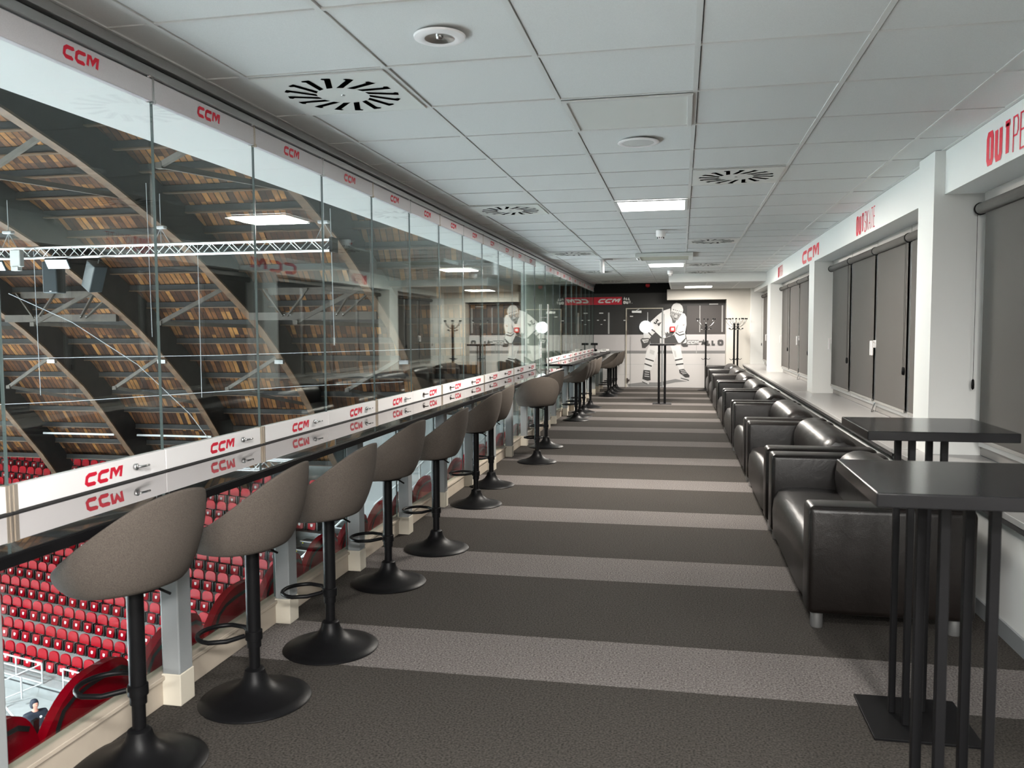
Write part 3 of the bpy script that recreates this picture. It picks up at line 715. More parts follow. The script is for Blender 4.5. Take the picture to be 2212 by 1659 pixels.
sl = ['black leather sofa nearest the camera, standing behind the tall tables', 'second black leather sofa from the camera, below the third-nearest pillar', 'third black leather sofa from the camera', 'fourth black leather sofa from the camera, middle of the row', 'fifth black leather sofa from the camera', 'sixth black leather sofa from the camera', 'seventh black leather sofa from the camera', 'farthest black leather sofa, beside the coat stands']
sl[1] = 'second black leather sofa from the camera, its seat showing left of the table tops'
for i in range(8):
    o = sf if i == 0 else copy_tree(sf)
    o.location = (.565-.006*i, 3.86+SW/2+SP*i, 0); o['label'] = sl[i]; o['group'] = 'leather sofas in a row under the windows'

# ================================================================== TALL TABLES
def tall_table(x, y, zt, label, rz=0):
    t = thing('bar_table', label, 'table', (x, y, 0), rz, 'black tall tables')
    bm = B(); box(bm, -.17, .17, -.17, .17, 0, .010); obj('base_plate', bm, M['black'], t, bevel=(.002, 1))
    for sx in (-1, 1):
        for sy in (-1, 1):
            bm = B(); cx_, cy_ = sx*.055*.974-sy*.048*.225-.005, sy*.048*.974+sx*.055*.225+.005
            box(bm, cx_-.0105, cx_+.0105, cy_-.0105, cy_+.0105, .010, zt-.036); obj('leg', bm, M['black'], t, bevel=(.002, 1))
    bm = B(); box(bm, -.09, .09, -.08, .08, zt-.036, zt-.030); obj('mounting_plate', bm, M['black'], t)
    bm = B(); box(bm, -.222, .222, -.222, .222, zt-.030, zt); obj('tabletop', bm, M['tabletop'], t, bevel=(.003, 2))
    return t
tall_table(.805, 3.02, 1.035, 'black square tall table standing beside the nearest sofa, behind the closer table')
tall_table(.605, 1.965, 1.035, 'black square tall table nearest the camera, cut by the right edge')
tall_table(-.342, 15.42, 1.10, 'lone black tall table in front of the hockey mural')

# ================================================================== COAT STANDS
def coat_stand(x, y, label):
    t = thing('coat_stand', label, 'coat stand', (x, y, 0), 0, 'coat stands in the far corner')
    bm = B(); lathe(bm, [(0, 0), (.17, 0), (.17, .012), (.04, .03), (.02, .05), (0, .05)], 28); obj('base', bm, M['black'], t, smooth='auto')
    bm = B(); tube(bm, [(0, 0, .04), (0, 0, 1.40)], .019, 14); tube(bm, [(0, 0, 1.40), (0, 0, 1.47)], .024, 14); obj('pole', bm, M['black'], t, smooth='auto')
    bm = B(); lathe(bm, [(0, 1.47), (.022, 1.47), (.018, 1.50), (0, 1.51)], 14); obj('finial', bm, M['chrome'], t, smooth=True)
    for k in range(6):
        a = 2*PI*k/6+.3; c, s = math.cos(a), math.sin(a)
        bm = B(); tube(bm, [(c*r, s*r, z) for r, z in ((.018, 1.40), (.06, 1.41), (.12, 1.445), (.17, 1.50), (.20, 1.57))], .0045, 8); h = obj('top_hook', bm, M['chrome'], t, smooth=True)
        bm = B(); lathe(bm, [(0, -.018), (.016, -.01), (.016, .01), (0, .018)], 10, (c*.205, s*.205, 1.585)); obj('knob', bm, M['black'], h, smooth=True)
        bm = B(); tube(bm, [(c*.02, s*.02, 1.36), (c*.07, s*.07, 1.345), (c*.115, s*.115, 1.365)], .006, 8); h = obj('middle_hook', bm, M['chrome'], t, smooth=True)
        bm = B(); lathe(bm, [(0, -.012), (.011, -.006), (.011, .006), (0, .012)], 10, (c*.117, s*.117, 1.372)); obj('knob', bm, M['black'], h, smooth=True)
    for k in range(4):
        a = 2*PI*k/4+.2; c, s = math.cos(a), math.sin(a)
        bm = B(); tube(bm, [(c*.02, s*.02, .70), (c*.06, s*.06, .685), (c*.095, s*.095, .71)], .006, 8); obj('low_hook', bm, M['black'], t, smooth=True)
coat_stand(.53, 18.98, 'black coat stand with chrome hooks in front of the mural edge, left of the pair')
coat_stand(1.125, 18.75, 'black coat stand against the cream wall, left one of the pair')
coat_stand(1.215, 18.98, 'black coat stand against the cream wall, right one of the pair')

# ================================================================== FAR WALL: MURAL, DOOR, SIGNS
YM = YF-.004
mur = thing('wall_mural', 'black and white ice hockey photo mural covering the end wall', 'mural', (0, YM, 0))
def U(u, v): return (u/713.7-1.391, 2.155-v/691.)        # drawing units of the print -> metres
def W(x, y): return ((x-1471.6)/94.6, (837.4-y)/91.6)
lay = [0]
def art(name, polys, col, parent=mur, conv=U, tint=(1, 1, 1)):
    if name.endswith('*'):
        for p in polys: art(name[:-1], [p], col, parent, conv, tint)
        return
    lay[0] += 1; yy = -.0004*lay[0]
    bm = B()
    for p in polys:
        vs = [bm.verts.new((conv(*q)[0], yy, conv(*q)[1])) for q in p]; f = bm.faces.new(vs)
    bmesh.ops.triangulate(bm, faces=bm.faces[:])
    return obj(name, bm, grey(col, tint), parent)
R = lambda x0, y0, x1, y1: [(x0, y0), (x1, y0), (x1, y1), (x0, y1)]
XLm, XRm = -2.04, .984
def Rm(x0, x1, z0, z1): return [(x0, z0), (x1, z0), (x1, z1), (x0, z1)]
idc = lambda x, z: (x, z)
art('dark_background', [Rm(XLm, -.30, 1.235, 2.21), Rm(-.30, XRm, 1.235, 2.028)], .016, conv=idc, tint=(1, .97, .97))
art('grandstand_shade', [Rm(.12, XRm, 1.24, 1.90)], .05, conv=idc, tint=(1, .86, .84))
art('rink_boards', [Rm(XLm, XRm, .86, 1.24)], .50, conv=idc, tint=(1, .96, .97))
art('kick_stripe', [Rm(XLm, XRm, .795, .865)], .20, conv=idc)
art('ice', [Rm(XLm, XRm, .004, .797)], .56, conv=idc, tint=(1, .97, .96))
art('ice_lines', [Rm(XLm, XRm, .54, .547), Rm(XLm, -1.2, .30, .305)], .40, conv=idc)
art('glass_posts', [R(1457-146.5, 676, 1459-145, 722), R(1397, 676, 1399, 722), R(1509.5, 663, 1511.5, 719), R(1556.5, 663, 1559.5, 719), R(1530, 659, 1549, 661.5), R(1503, 738, 1504.5, 765)], .36, conv=W)
art('light_glints', [R(1291, 676, 1300, 678.2), R(1286, 691.5, 1290.5, 693.2), R(1301, 691.4, 1305.5, 693.3), R(1294, 700.8, 1298, 702), R(1345, 692, 1351, 694), R(1359, 683.5, 1366, 685.5)], .75, conv=W)
art('ice_shadow', [[(110, 1435), (350, 1405), (620, 1405), (900, 1348), (1100, 1385), (900, 1402), (720, 1440), (650, 1475), (120, 1478)]], .22)
art('skate_blade*', [[(350, 1360), (470, 1398), (462, 1432), (440, 1436), (352, 1395)], [(958, 1255), (1060, 1328), (1126, 1335), (1120, 1376), (1075, 1368), (985, 1332)]], .55)
art('skate_runner*', [[(352, 1388), (445, 1428), (440, 1438), (350, 1398)], [(985, 1325), (1120, 1362), (1118, 1376), (985, 1338)]], .03)
art('skate*', [[(372, 1203), (480, 1213), (470, 1260), (492, 1370), (440, 1380), (355, 1350), (362, 1290)], [(955, 1190), (1040, 1185), (1080, 1240), (1128, 1290), (1125, 1320), (1060, 1322), (965, 1250)]], .035)
art('laces', [[(395, 1225), (470, 1235), (468, 1250), (396, 1240)], [(392, 1262), (468, 1272), (466, 1284), (390, 1276)], [(390, 1296), (470, 1306), (470, 1318), (388, 1310)], [(975, 1205), (1045, 1200), (1050, 1212), (980, 1218)], [(985, 1232), (1062, 1224), (1068, 1236), (992, 1246)], [(1005, 1258), (1078, 1248), (1084, 1258), (1012, 1270)]], .45)
art('leg_sock*', [[(465, 815), (625, 815), (612, 900), (545, 1080), (500, 1212), (378, 1204), (400, 1010), (420, 900)], [(815, 815), (975, 812), (1010, 1000), (1030, 1120), (1035, 1182), (958, 1198), (930, 1130), (880, 1020)]], .66)
art('knee_shade', [[(480, 870), (560, 900), (540, 960), (470, 930)], [(860, 880), (900, 900), (915, 990), (890, 1000)]], .5)
art('sock_stripe*', [[(405, 1010), (545, 1052), (540, 1070), (400, 1030)], [(392, 1093), (512, 1133), (506, 1152), (387, 1112)], [(886, 1036), (1010, 1012), (1013, 1032), (890, 1056)], [(903, 1106), (1025, 1092), (1028, 1112), (907, 1126)]], .03)
art('shorts_leg*', [[(555, 590), (660, 680), (700, 690), (700, 775), (640, 800), (490, 800), (476, 700), (500, 650)], [(715, 690), (860, 640), (900, 650), (940, 765), (900, 800), (718, 800)]], .045)
art('hem_light', [[(640, 690), (700, 700), (705, 780), (640, 770)]], .55)
art('far_arm', [[(880, 580), (1050, 600), (1058, 690), (1092, 770), (985, 795), (930, 750), (880, 650)]], .66)
art('near_forearm', [[(480, 545), (560, 600), (500, 655), (455, 705), (370, 700), (368, 612), (435, 598)]], .62)
art('jersey', [[(805, 215), (700, 248), (600, 322), (485, 425), (500, 540), (562, 585), (662, 682), (722, 690), (850, 645), (900, 598), (960, 606), (1045, 620), (1072, 480), (1068, 350), (1040, 300), (1000, 290), (930, 400), (855, 425), (815, 340)]], .70)
art('jersey_folds', [[(700, 300), (712, 300), (716, 640), (704, 640)], [(905, 600), (945, 470), (925, 480), (880, 560)], [(1000, 480), (1045, 460), (1030, 500)], [(650, 560), (700, 640), (690, 650)]], .34)
art('sleeve_stripes', [[(500, 535), (565, 578), (555, 596), (495, 555)], [(440, 597), (455, 590), (515, 648), (500, 662)], [(885, 605), (905, 598), (960, 636), (1040, 615), (1044, 632), (958, 655)], [(910, 570), (960, 598), (1025, 575), (1026, 586), (960, 610)], [(570, 590), (668, 678), (662, 690), (560, 600)]], .035)
art('chest_crest', [[(722, 590), (745, 615), (760, 585), (785, 615), (830, 580), (870, 582), (865, 620), (840, 650), (790, 660), (740, 682), (735, 640)]], .08)
art('glove*', [[(322, 715), (345, 690), (450, 688), (482, 700), (475, 780), (400, 848), (350, 842), (345, 780)], [(978, 765), (1060, 685), (1080, 730), (1102, 770), (1096, 828), (1020, 828), (990, 800)]], .045)
art('glove_cuff*', [[(340, 712), (460, 703), (442, 755), (378, 768)], [(1040, 745), (1062, 700), (1082, 740), (1060, 770), (1010, 775)]], .55)
art('glove_marks', [[(380, 735), (392, 728), (392, 746), (380, 750)], [(400, 732), (412, 728), (410, 748), (398, 750)], [(420, 728), (440, 724), (436, 742), (418, 746)]], .05)
art('stick', [[(890, 768), (1000, 765), (1000, 781), (890, 782)], [(1095, 745), (1210, 738), (1330, 735), (1330, 752), (1210, 756), (1098, 762)]], .12)
art('neck_shade', [[(835, 390), (905, 405), (885, 450), (845, 445)]], .10)
art('face', [[(828, 262), (900, 290), (988, 312), (962, 350), (935, 392), (902, 412), (862, 402), (820, 352), (805, 300)]], .26)
art('face_light', [[(880, 310), (930, 320), (925, 350), (900, 370), (868, 340)], [(845, 300), (870, 305), (862, 330), (842, 322)]], .50)
art('eyes_mouth', [[(862, 312), (890, 316), (888, 326), (862, 322)], [(925, 326), (950, 330), (944, 340), (922, 336)], [(868, 370), (915, 372), (905, 386), (872, 384)]], .05)
art('helmet', [[(818, 262), (828, 190), (858, 146), (905, 125), (962, 140), (1002, 180), (1018, 240), (1000, 305), (960, 302), (900, 290), (835, 262), (820, 330), (810, 300)]], .66)
art('helmet_vents', [[(850, 225), (872, 232), (868, 246), (848, 238)], [(885, 236), (900, 240), (898, 252), (884, 248)], [(912, 244), (930, 248), (928, 260), (910, 256)], [(945, 252), (962, 256), (960, 268), (943, 264)], [(900, 272), (912, 275), (910, 284), (899, 281)], [(935, 280), (948, 284), (946, 293), (934, 290)], [(975, 262), (990, 262), (988, 278), (974, 276)]], .10)
art('helmet_strap', [[(806, 300), (822, 262), (828, 268), (812, 320)], [(810, 318), (860, 402), (852, 408), (806, 330)]], .05)
art('board_logo', [R(1482, 735.5, 1508.5, 745)], .22, conv=W)
def mtext(s, x, z, h, wd, mm, name, **kw):
    lay[0] += 1; bm = B(); text(bm, s, lambda a, b: (x+a*wd, -.0004*lay[0], z+b), h, **kw); return obj(name, bm, mm, mur)
mtext('ALL', W(1513.5, 0)[0], W(0, 747)[1], .13, 1.0, grey(.06), 'board_lettering', th=.30, cond=.85, gap=.12)
mtext('O', W(1548.5, 0)[0], W(0, 747)[1], .13, 1.15, grey(.06), 'board_lettering', th=.30, cond=.9, gap=.1)
mtext('(()', W(1484, 0)[0], W(0, 744)[1], .07, .88, grey(.6), 'board_lettering', th=.26, cond=.9, shear=.3, gap=.1)
lay[0] += 1; bm = B(); a = -1.10
def P34(x, y):
    dx, dz = x*.8, y; an = math.radians(-38); c, s = math.cos(an), math.sin(an)
    return (U(530, 470)[0]+dx*c-dz*s, -.0004*lay[0], U(530, 440)[1]+dx*s+dz*c)
text(bm, '34', P34, .12, th=.24, cond=.9, gap=.16); obj('jersey_number', bm, grey(.03), mur)
# banner logo
lg = thing('logo_banner', 'red logo banner with white slogan on the black wall above the mural', 'sign', (0, YF-.03, 0))
bm = B(); box(bm, -2.04, -1.375, .0, .004, 1.945, 2.125); obj('red_panel', bm, M['red'], lg)
bm = B(); text(bm, '(()', lambda x, y: (-1.945+x*1.2, -.001, 1.985+y), .10, th=.30, cond=.9, shear=.55, gap=.10); obj('logo_lettering', bm, M['paper'], lg)
bm = B(); text(bm, 'ALL', lambda x, y: (-1.345+x*.95, -.001, 2.045+y), .072, th=.36, cond=.7, gap=.07); text(bm, 'OUT.', lambda x, y: (-1.345+x*.95, -.001, 1.960+y), .072, th=.36, cond=.8, gap=.06)
obj('slogan_lettering', bm, M['paper'], lg)
# door in the mural
d = struct(empty('door_2', (-.845, YF-.03, 0)), 'door printed over with the mural, with a lit round porthole', 'door')
bm = B(); box(bm, -.44, -.415, -.0, .01, 0, 1.86); box(bm, -.415, .42, -.0, .01, 1.84, 1.86); obj('frame', bm, M['footcap'], d)
bm = B(); box(bm, .395, .425, -.0, .01, 0, 1.84); obj('edge_profile', bm, M['postgrey'], d)
bm = B(); box(bm, -.325, -.32, .006, .01, .01, 1.2); obj('leaf_joint', bm, M['postgrey'], d)
bm = B(); prof = [(math.cos(2*PI*k/40)*.137, math.sin(2*PI*k/40)*.137) for k in range(40)]
prism(bm, prof, lambda x, z: (.022+x, -.006, 1.42+z), lambda x, z: (.022+x, .008, 1.42+z)); obj('porthole', bm, M['porthole'], d)
bm = B()
for k in range(40):
    a0, a1 = 2*PI*k/40, 2*PI*(k+1)/40
    quad(bm, [(.022+math.cos(a0)*.137, -.008, 1.42+math.sin(a0)*.137), (.022+math.cos(a1)*.137, -.008, 1.42+math.sin(a1)*.137), (.022+math.cos(a1)*.148, -.008, 1.42+math.sin(a1)*.148), (.022+math.cos(a0)*.148, -.008, 1.42+math.sin(a0)*.148)])
obj('porthole_ring', bm, M['alu'], d)
bm = B(); box(bm, -.30, -.075, -.03, .0, 1.745, 1.80); cl = obj('closer', bm, M['alu'], d, bevel=(.004, 1)); bm = B(); bar(bm, (-.20, -.02, 1.80), (-.12, -.02, 1.84), .012); bar(bm, (-.12, -.02, 1.84), (-.17, -.0, 1.845), .012); obj('closer_arm', bm, M['alu'], cl)
for z in (.17, 1.3, 1.62):
    bm = B(); box(bm, -.412, -.385, -.02, .0, z-.05, z+.05); 
    if z < .5: box(bm, -.385, -.345, -.03, -.0, z-.02, z+.02)
    obj('hinge', bm, M['hinge'], d)
t = thing('fire_call_point', 'small red fire alarm call point with white plate on the mural', 'alarm', (-.205, YF-.045, 1.365))
bm = B(); box(bm, -.06, .06, -.02, .024, -.06, .06); obj('housing', bm, M['alarmred'], t, bevel=(.005, 2)); bm = B(); box(bm, -.032, .032, -.022, -.0205, -.032, .03); obj('plate', bm, M['paper'], t)
bm = B(); box(bm, .30, .45, -.0, .3, 0, .02); o = obj('floor_mat', bm, M['tbar']); bpy.data.objects.remove(o)
# odds and ends on the far counter end
t = thing('payment_terminal', 'small black stand with a head on the far counter end', 'terminal', (-1.93, 18.9, .8705))
bm = B(); box(bm, -.05, .05, -.04, .04, 0, .01); obj('foot', bm, M['black'], t); bm = B(); tube(bm, [(0, 0, .01), (0, 0, .15)], .012, 8); obj('stem', bm, M['black'], t); bm = B(); box(bm, -.09, .07, -.05, -.02, .14, .19); obj('head', bm, M['black'], t, bevel=(.006, 2))
for k, (x, y, a) in enumerate(((-1.80, 17.9, 10), (-1.86, 18.3, -20), (-1.76, 18.6, 35), (-1.84, 19.05, 5), (-1.74, 19.3, -15))):
    bm = B(); box(bm, -.07, .07, -.10, .10, 0, .012+.006*k)
    for v in bm.verts: v.co.z += .01*math.sin(v.co.x*40+k) if v.co.z > .005 else 0
    o = obj('paper_stack', bm, M['paper'], bevel=(.002, 1)); o.location = (x, y, .8705); o.rotation_euler = (0, 0, math.radians(a)); tag(o, 'white papers lying on the far end of the counter', 'papers', 'papers on the far counter end')
bm = B(); lathe(bm, [(0, 0), (.025, .003), (.032, .025), (.02, .05), (0, .055)], 16); o = obj('desk_bell', bm, M['black'], smooth=True); o.location = (-1.88, 18.65, .8705); tag(o, 'small black round object beside the papers on the far counter', 'ornament')

# ================================================================== THE ARENA BEYOND THE GLASS
ZFL = -10.58
bm = B(); box(bm, -50, -2.3, -12, 36, ZFL-.3, ZFL); box(bm, -2.3, 4, 20.5, 36, ZFL-.3, ZFL); struct(obj('floor_arena', bm, M['ice']), 'pale floor of the arena', 'floor')
# arch profile along Y (soffit of the ribs)
AP = [(29.43, -4.688), (28.42, -3.405), (27.47, -2.359), (26.6, -1.38), (25.72, -0.502), (24.77, 0.253), (23.89, 0.949), (23.09, 1.522), (22.14, 2.096), (21.13, 2.636), (20.12, 3.176), (19.04, 3.716), (17.82, 4.189), (16.67, 4.628), (15.39, 5.066), (13.57, 5.572), (11.48, 6.045), (9.11, 6.383), (6.75, 6.585), (3.38, 6.652), (-0.68, 6.383)]
def nrm(i):
    a = Vector(AP[max(i-1, 0)]); b = Vector(AP[min(i+1, len(AP)-1)]); d = (b-a).normalized(); n = Vector((d.y, -d.x))
    return n if n.y > 0 else -n
DEP = .91
OUTP = [(Vector(p)+nrm(i)*DEP) for i, p in enumerate(AP)]
bm = B(); X0, X1 = -42, -2.4
DK = [Vector((30.07, -3.71))]+OUTP[1:]
for a, b in zip(DK, DK[1:]):
    f = quad(bm, [(X0, a.x, a.y), (X1, a.x, a.y), (X1, b.x, b.y), (X0, b.x, b.y)])
bmesh.ops.solidify(bm, geom=bm.faces[:], thickness=.08)
struct(obj('ceiling_arena', bm, M['planks']), 'plank roof deck of the arena', 'ceiling')
XR = [-12.51+4.165*k for k in (-4, -3, -2, -1, 0, 1, 2)]
RN = ['leftmost roof rib, partly outside the frame', 'second roof rib from the left', 'third roof rib from the left', 'roof rib ending behind the second glass joint', 'roof rib crossing behind the aluminium truss', 'roof rib next to the truss end', 'roof rib farthest right, seen through the reflections']
for j, x in enumerate(XR):
    t = thing('roof_rib', 'curved timber '+RN[j], 'roof beam', (x, AP[0][0], AP[0][1]), 0, 'curved ribs of the arena roof')
    oy, oz = AP[0]
    bm = B(); hw = .10
    L = []
    for i, p in enumerate(AP):
        o_ = OUTP[i]-nrm(i)*.01
        L.append([bm.verts.new(q) for q in ((-hw, p[0]-oy, p[1]-oz), (hw, p[0]-oy, p[1]-oz), (hw, o_.x-oy, o_.y-oz), (-hw, o_.x-oy, o_.y-oz))])
    for a, b in zip(L, L[1:]):
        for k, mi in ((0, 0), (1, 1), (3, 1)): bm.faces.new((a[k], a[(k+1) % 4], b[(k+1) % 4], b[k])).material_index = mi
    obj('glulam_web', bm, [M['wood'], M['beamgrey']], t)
    bm = B()
    for a, b in zip(range(len(AP)-1), range(1, len(AP))): bar(bm, (0, AP[a][0]-oy, AP[a][1]-oz-.03), (0, AP[b][0]-oy, AP[b][1]-oz-.03), .23, .055)
    obj('soffit_board', bm, M['wood'], t)
    bm = B(); yb, zb = 24.4-oy, .37-oz; box(bm, -.17, .13, yb-.06, yb+.06, zb-.04, zb+.09); obj('steel_bracket', bm, M['alu'], t, bevel=(.01, 1))
# purlins
import bisect
def along(s):   # point on the deck underside by arc length
    acc = 0
    for i in range(len(OUTP)-1):
        l = (OUTP[i+1]-OUTP[i]).length
        if acc+l >= s:
            q = (s-acc)/l; p = OUTP[i].lerp(OUTP[i+1], q); n = nrm(i).lerp(nrm(i+1), q).normalized(); return p, n
        acc += l
    return None
pur = None; s = .6; k = 0
PLAB = lambda k: 'long horizontal timber purlin under the plank deck, %s up from the end wall' % (ORD[k] if k < len(ORD) else 'topmost')
while True:
    r = along(s)
    if r is None or k > 26: break
    p, n = r
    if pur is None:
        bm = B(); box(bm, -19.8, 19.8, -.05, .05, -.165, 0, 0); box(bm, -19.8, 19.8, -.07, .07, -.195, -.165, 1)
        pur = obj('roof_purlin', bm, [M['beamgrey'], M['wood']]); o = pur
    else: o = pur.copy(); COL.objects.link(o)
    o.location = (-22.3, p.x, p.y); o.rotation_euler = (0, 0, 0)
    tag(o, PLAB(k), 'purlin', 'purlins under the roof deck'); k += 1; s += .96
# timber knee braces under the ribs: V pairs meeting at an apex between the ribs
def sof(y):
    for (a, za), (b, zb) in zip(AP, AP[1:]):
        if b <= y <= a: return za+(zb-za)*(a-y)/(a-b)
BR = ['between the third and second ribs', 'between the second rib and the next', 'left of the crossing rib', 'right of the crossing rib', 'beside the truss end']
for j, x in enumerate(XR[1:6]):
    for (ya, yb_, ym, zm, nm, dx) in ((24.44, 26.39, 24.7, -.50, 'low', 2.02), (21.33, 23.15, 21.2, 1.62, 'middle', 2.02), (14.7, 17.15, 15.3, 4.73, 'high', 2.02)):
        t = thing('knee_brace', 'grey timber V brace %s on the roof, %s' % (nm, BR[j]), 'brace', (x-dx, ym, zm), 0, 'V braces of the arena roof')
        for y in (ya, yb_):
            bm = B(); bar(bm, (0, 0, 0), (dx-.1, y-ym, sof(y)-zm+.03), .08, .11); obj('strut', bm, M['strut'], t)
        bm = B(); box(bm, -.07, .07, -.07, .07, -.07, .05); obj('node_plate', bm, M['strut'], t)
# cross frames hung between ribs
for (xa, xb, lab) in ((XR[2], XR[3], 'timber cross frame hung behind the two grey loudspeakers'), (XR[4], XR[5], 'timber cross frame hung below the end of the truss')):
    t = thing('cross_frame', lab, 'roof frame', ((xa+xb)/2, 22.4, 1.80)); hx = (xb-xa)/2-.12
    bm = B(); box(bm, -hx, hx, -.07, .07, -.11, .11); obj('bottom_chord', bm, M['strut'], t)
    bm = B(); box(bm, -hx+.6, hx-.13, -.07, .07, .62, .82); obj('top_chord', bm, M['strut'], t)
    for (a, b) in ((-hx*.75, -hx*.45), (-hx*.05, -hx*.38), (hx*.65, hx*.38), (hx*.98, hx*.48)):
        bm = B(); bar(bm, (a, -.08, .78), (b, -.08, .0), .11, .04); obj('hanger', bm, M['strut'], t)
    bm = B()
    for b in (-hx*.42, -hx*.33, hx*.4, hx*.5): lathe(bm, [(0, 0), (.02, .0), (.02, .02), (0, .02)], 8, (b, -.12, .03))
    obj('bolts', bm, M['alu'], t)
# end wall and gable
bm = B(); box(bm, -42, 4, 30.1, 30.5, ZFL, -3.2)
for v in bm.verts:
    if v.co.x < 0: v.co.x = -16.4
struct(obj('wall_arena_end', bm, M['hallwhite']), 'white end wall behind the top seats', 'wall')
bm = B(); box(bm, -42.4, -42.05, -2, 32, ZFL, 8); struct(obj('wall_arena_side', bm, M['white']), 'white side wall of the arena', 'wall')  # out of view, coloured white to bounce light onto the lounge fascia
bm = B(); box(bm, 4.0, 4.3, 20.2, 32, ZFL, 8); box(bm, -2.35, 4.3, 20.1, 20.3, -1, 4.5); struct(obj('wall_arena_near', bm, M['beamgrey']), 'dark side wall of the arena nearest the lounge', 'wall')
k = 0
for a, b in zip(XR[1:], XR[2:]):
    bm = B(); hx = (b-a)/2-.3; box(bm, -hx, hx-.4, -.035, .035, -.035, .035); o = obj('light_strip', bm, M['railpaint']); o.location = ((a+b)/2, 28.3, -2.6)
    tag(o, ['white rail strip between roof ribs, leftmost', 'white rail strip between roof ribs, above the second rail logo', 'white rail strip between roof ribs, right of the rib foot', 'white rail strip between roof ribs, behind the fourth rail logo', 'white rail strip between roof ribs, farthest right'][k], 'rail strip', 'white strips between the rib feet'); k += 1

# ---- seating block across the arena
bm = B(); prism(bm, [(-16.4, 30.25), (-42, 36.65), (-42, 37.0), (-16.4, 30.6)], lambda x, y: (x, y, ZFL), lambda x, y: (x, y, -3.2)); struct(obj('wall_arena_corner', bm, M['hallwhite']), 'white corner wall behind the top seats on the left', 'wall')
RD = Vector((.970, -.242, 0)); RU = Vector((.242, .970, 0)); P0 = Vector((-18.87, 22.275, -9.17))
RUN, RISE, PITCH = .695, .4185, .55
LM = .675      # module of the landings and stairs
terr = thing('concrete_terrace', 'grey concrete terraces stepping up under the red seats', 'grandstand', tuple(P0)[0:2]+(-9.17-.33,))
NR = 12
def px_of(p):
    d = Vector(p)-Vector((0, 0, CZ)); w_ = d.dot(_f); return 1106+F*d.dot(_r2)/w_, 829.5-F*d.dot(_u2)/w_
XLIM = [640, 640, 640, 640, 600, 600, 604, 612, 640, 700, 722, 745]      # the block widens towards the top rows
km = [min(k for k in range(-40, 20) if px_of(P0+RU*(RUN*r)+RD*(PITCH*(k+.5))+Vector((0, 0, RISE*r)))[0] > -45) for r in range(NR)]
kr = [max(k for k in range(-20, 60) if px_of(P0+RU*(RUN*r)+RD*(PITCH*(k+.5))+Vector((0, 0, RISE*r)))[0] < XLIM[r])+1 for r in range(NR)]
for r in range(NR):
    bm = B(); b = RU*(RUN*r); L0, L1 = km[r]*PITCH-.2, kr[r]*PITCH+.25
    p = [b+RD*L0-RU*.30, b+RD*L1-RU*.30, b+RD*L1+RU*(RUN-.31), b+RD*L0+RU*(RUN-.31)]
    z1 = RISE*r; z0 = -1.9 if r == 0 else z1-RISE-.1
    lo = [bm.verts.new((q.x, q.y, z0)) for q in p]; hi = [bm.verts.new((q.x, q.y, z1)) for q in p]
    bm.faces.new(lo[::-1]); bm.faces.new(hi)
    for k in range(4): bm.faces.new((lo[k], lo[(k+1) % 4], hi[(k+1) % 4], hi[k]))
    obj('step', bm, M['concrete'], terr)
rs = math.atan2(RD.y, RD.x)
def make_seat():
    t = thing('stadium_seat', '', 'seat', (0, 0, 0), 0)
    # back: rounded plastic shell, faces local -y
    bm = B(); SCL = 1.19
    prof = [(-.2, 0), (-.205, .20), (-.19, .30), (-.14, .365), (-.07, .39), (0, .395), (.07, .39), (.14, .365), (.19, .30), (.205, .20), (.2, 0)]
    prism(bm, prof, lambda x, z: (x, .06+.25*x*x*-1+.04*z, .42+z), lambda x, z: (x, .10-.25*x*x+.05*z, .42+z)); obj('backrest', bm, M['redseat'], t, smooth='auto', bevel=None)
    bm = B(); prof = [(-.14, 0), (-.15, .08), (-.15, .30), (-.14, .33), (.14, .33), (.15, .30), (.15, .08), (.14, 0), (.10, -.03), (-.10, -.03)]
    prism(bm, prof, lambda x, z: (x, -.10+.12*z, .08+z), lambda x, z: (x, -.05+.12*z, .08+z)); obj('folded_seat_pan', bm, M['redseat'], t, smooth='auto')
    bm = B(); prof = [(-.045, .0), (-.045, .09), (.045, .09), (.045, 0), (.02, -.035), (-.02, -.035)]
    vs = [bm.verts.new((x, -.104+.12*(.14+z), .08+.14+z)) for x, z in prof]; bm.faces.new(vs); obj('white_crest', bm, M['crest'], t)
    bm = B(); box(bm, -.215, -.175, -.06, .12, .0, .42); box(bm, .175, .215, -.06, .12, .0, .42); obj('side_bracket', bm, M['seatblack'], t)
    return t
seat = make_seat(); first = True
cnt = 0; lst = []
Rcam = (_r2, _u2, _f)
for r in range(NR):
    for k in range(km[r], kr[r]):
        p = P0+RU*(RUN*r)+RD*(PITCH*(k+.5))+Vector((0, 0, RISE*r-.33))
        lst.append((r, k, p, px_of(p)))
vis = [q for q in lst if q[3][0] > -14]
def shows(x, y):      # not behind the counter or below the skirting from the photograph's side
    return x < 720 and (y < 1060-.245*x or y > 1212-.35*x) and y < 1600-.58*x
near_ = [q for q in vis if shows(*q[3])][:300]
keep = {(q[0], q[1]) for q in near_}
rest = [q for q in lst if (q[0], q[1]) not in keep]
vis = near_
print('seats', len(vis), len(rest))
RLAB = ['front row', 'second row', 'third row', 'fourth row', 'fifth row', 'sixth row', 'seventh row', 'eighth row', 'ninth row', 'tenth row', 'eleventh row', 'twelfth row', 'thirteenth row', 'top row']
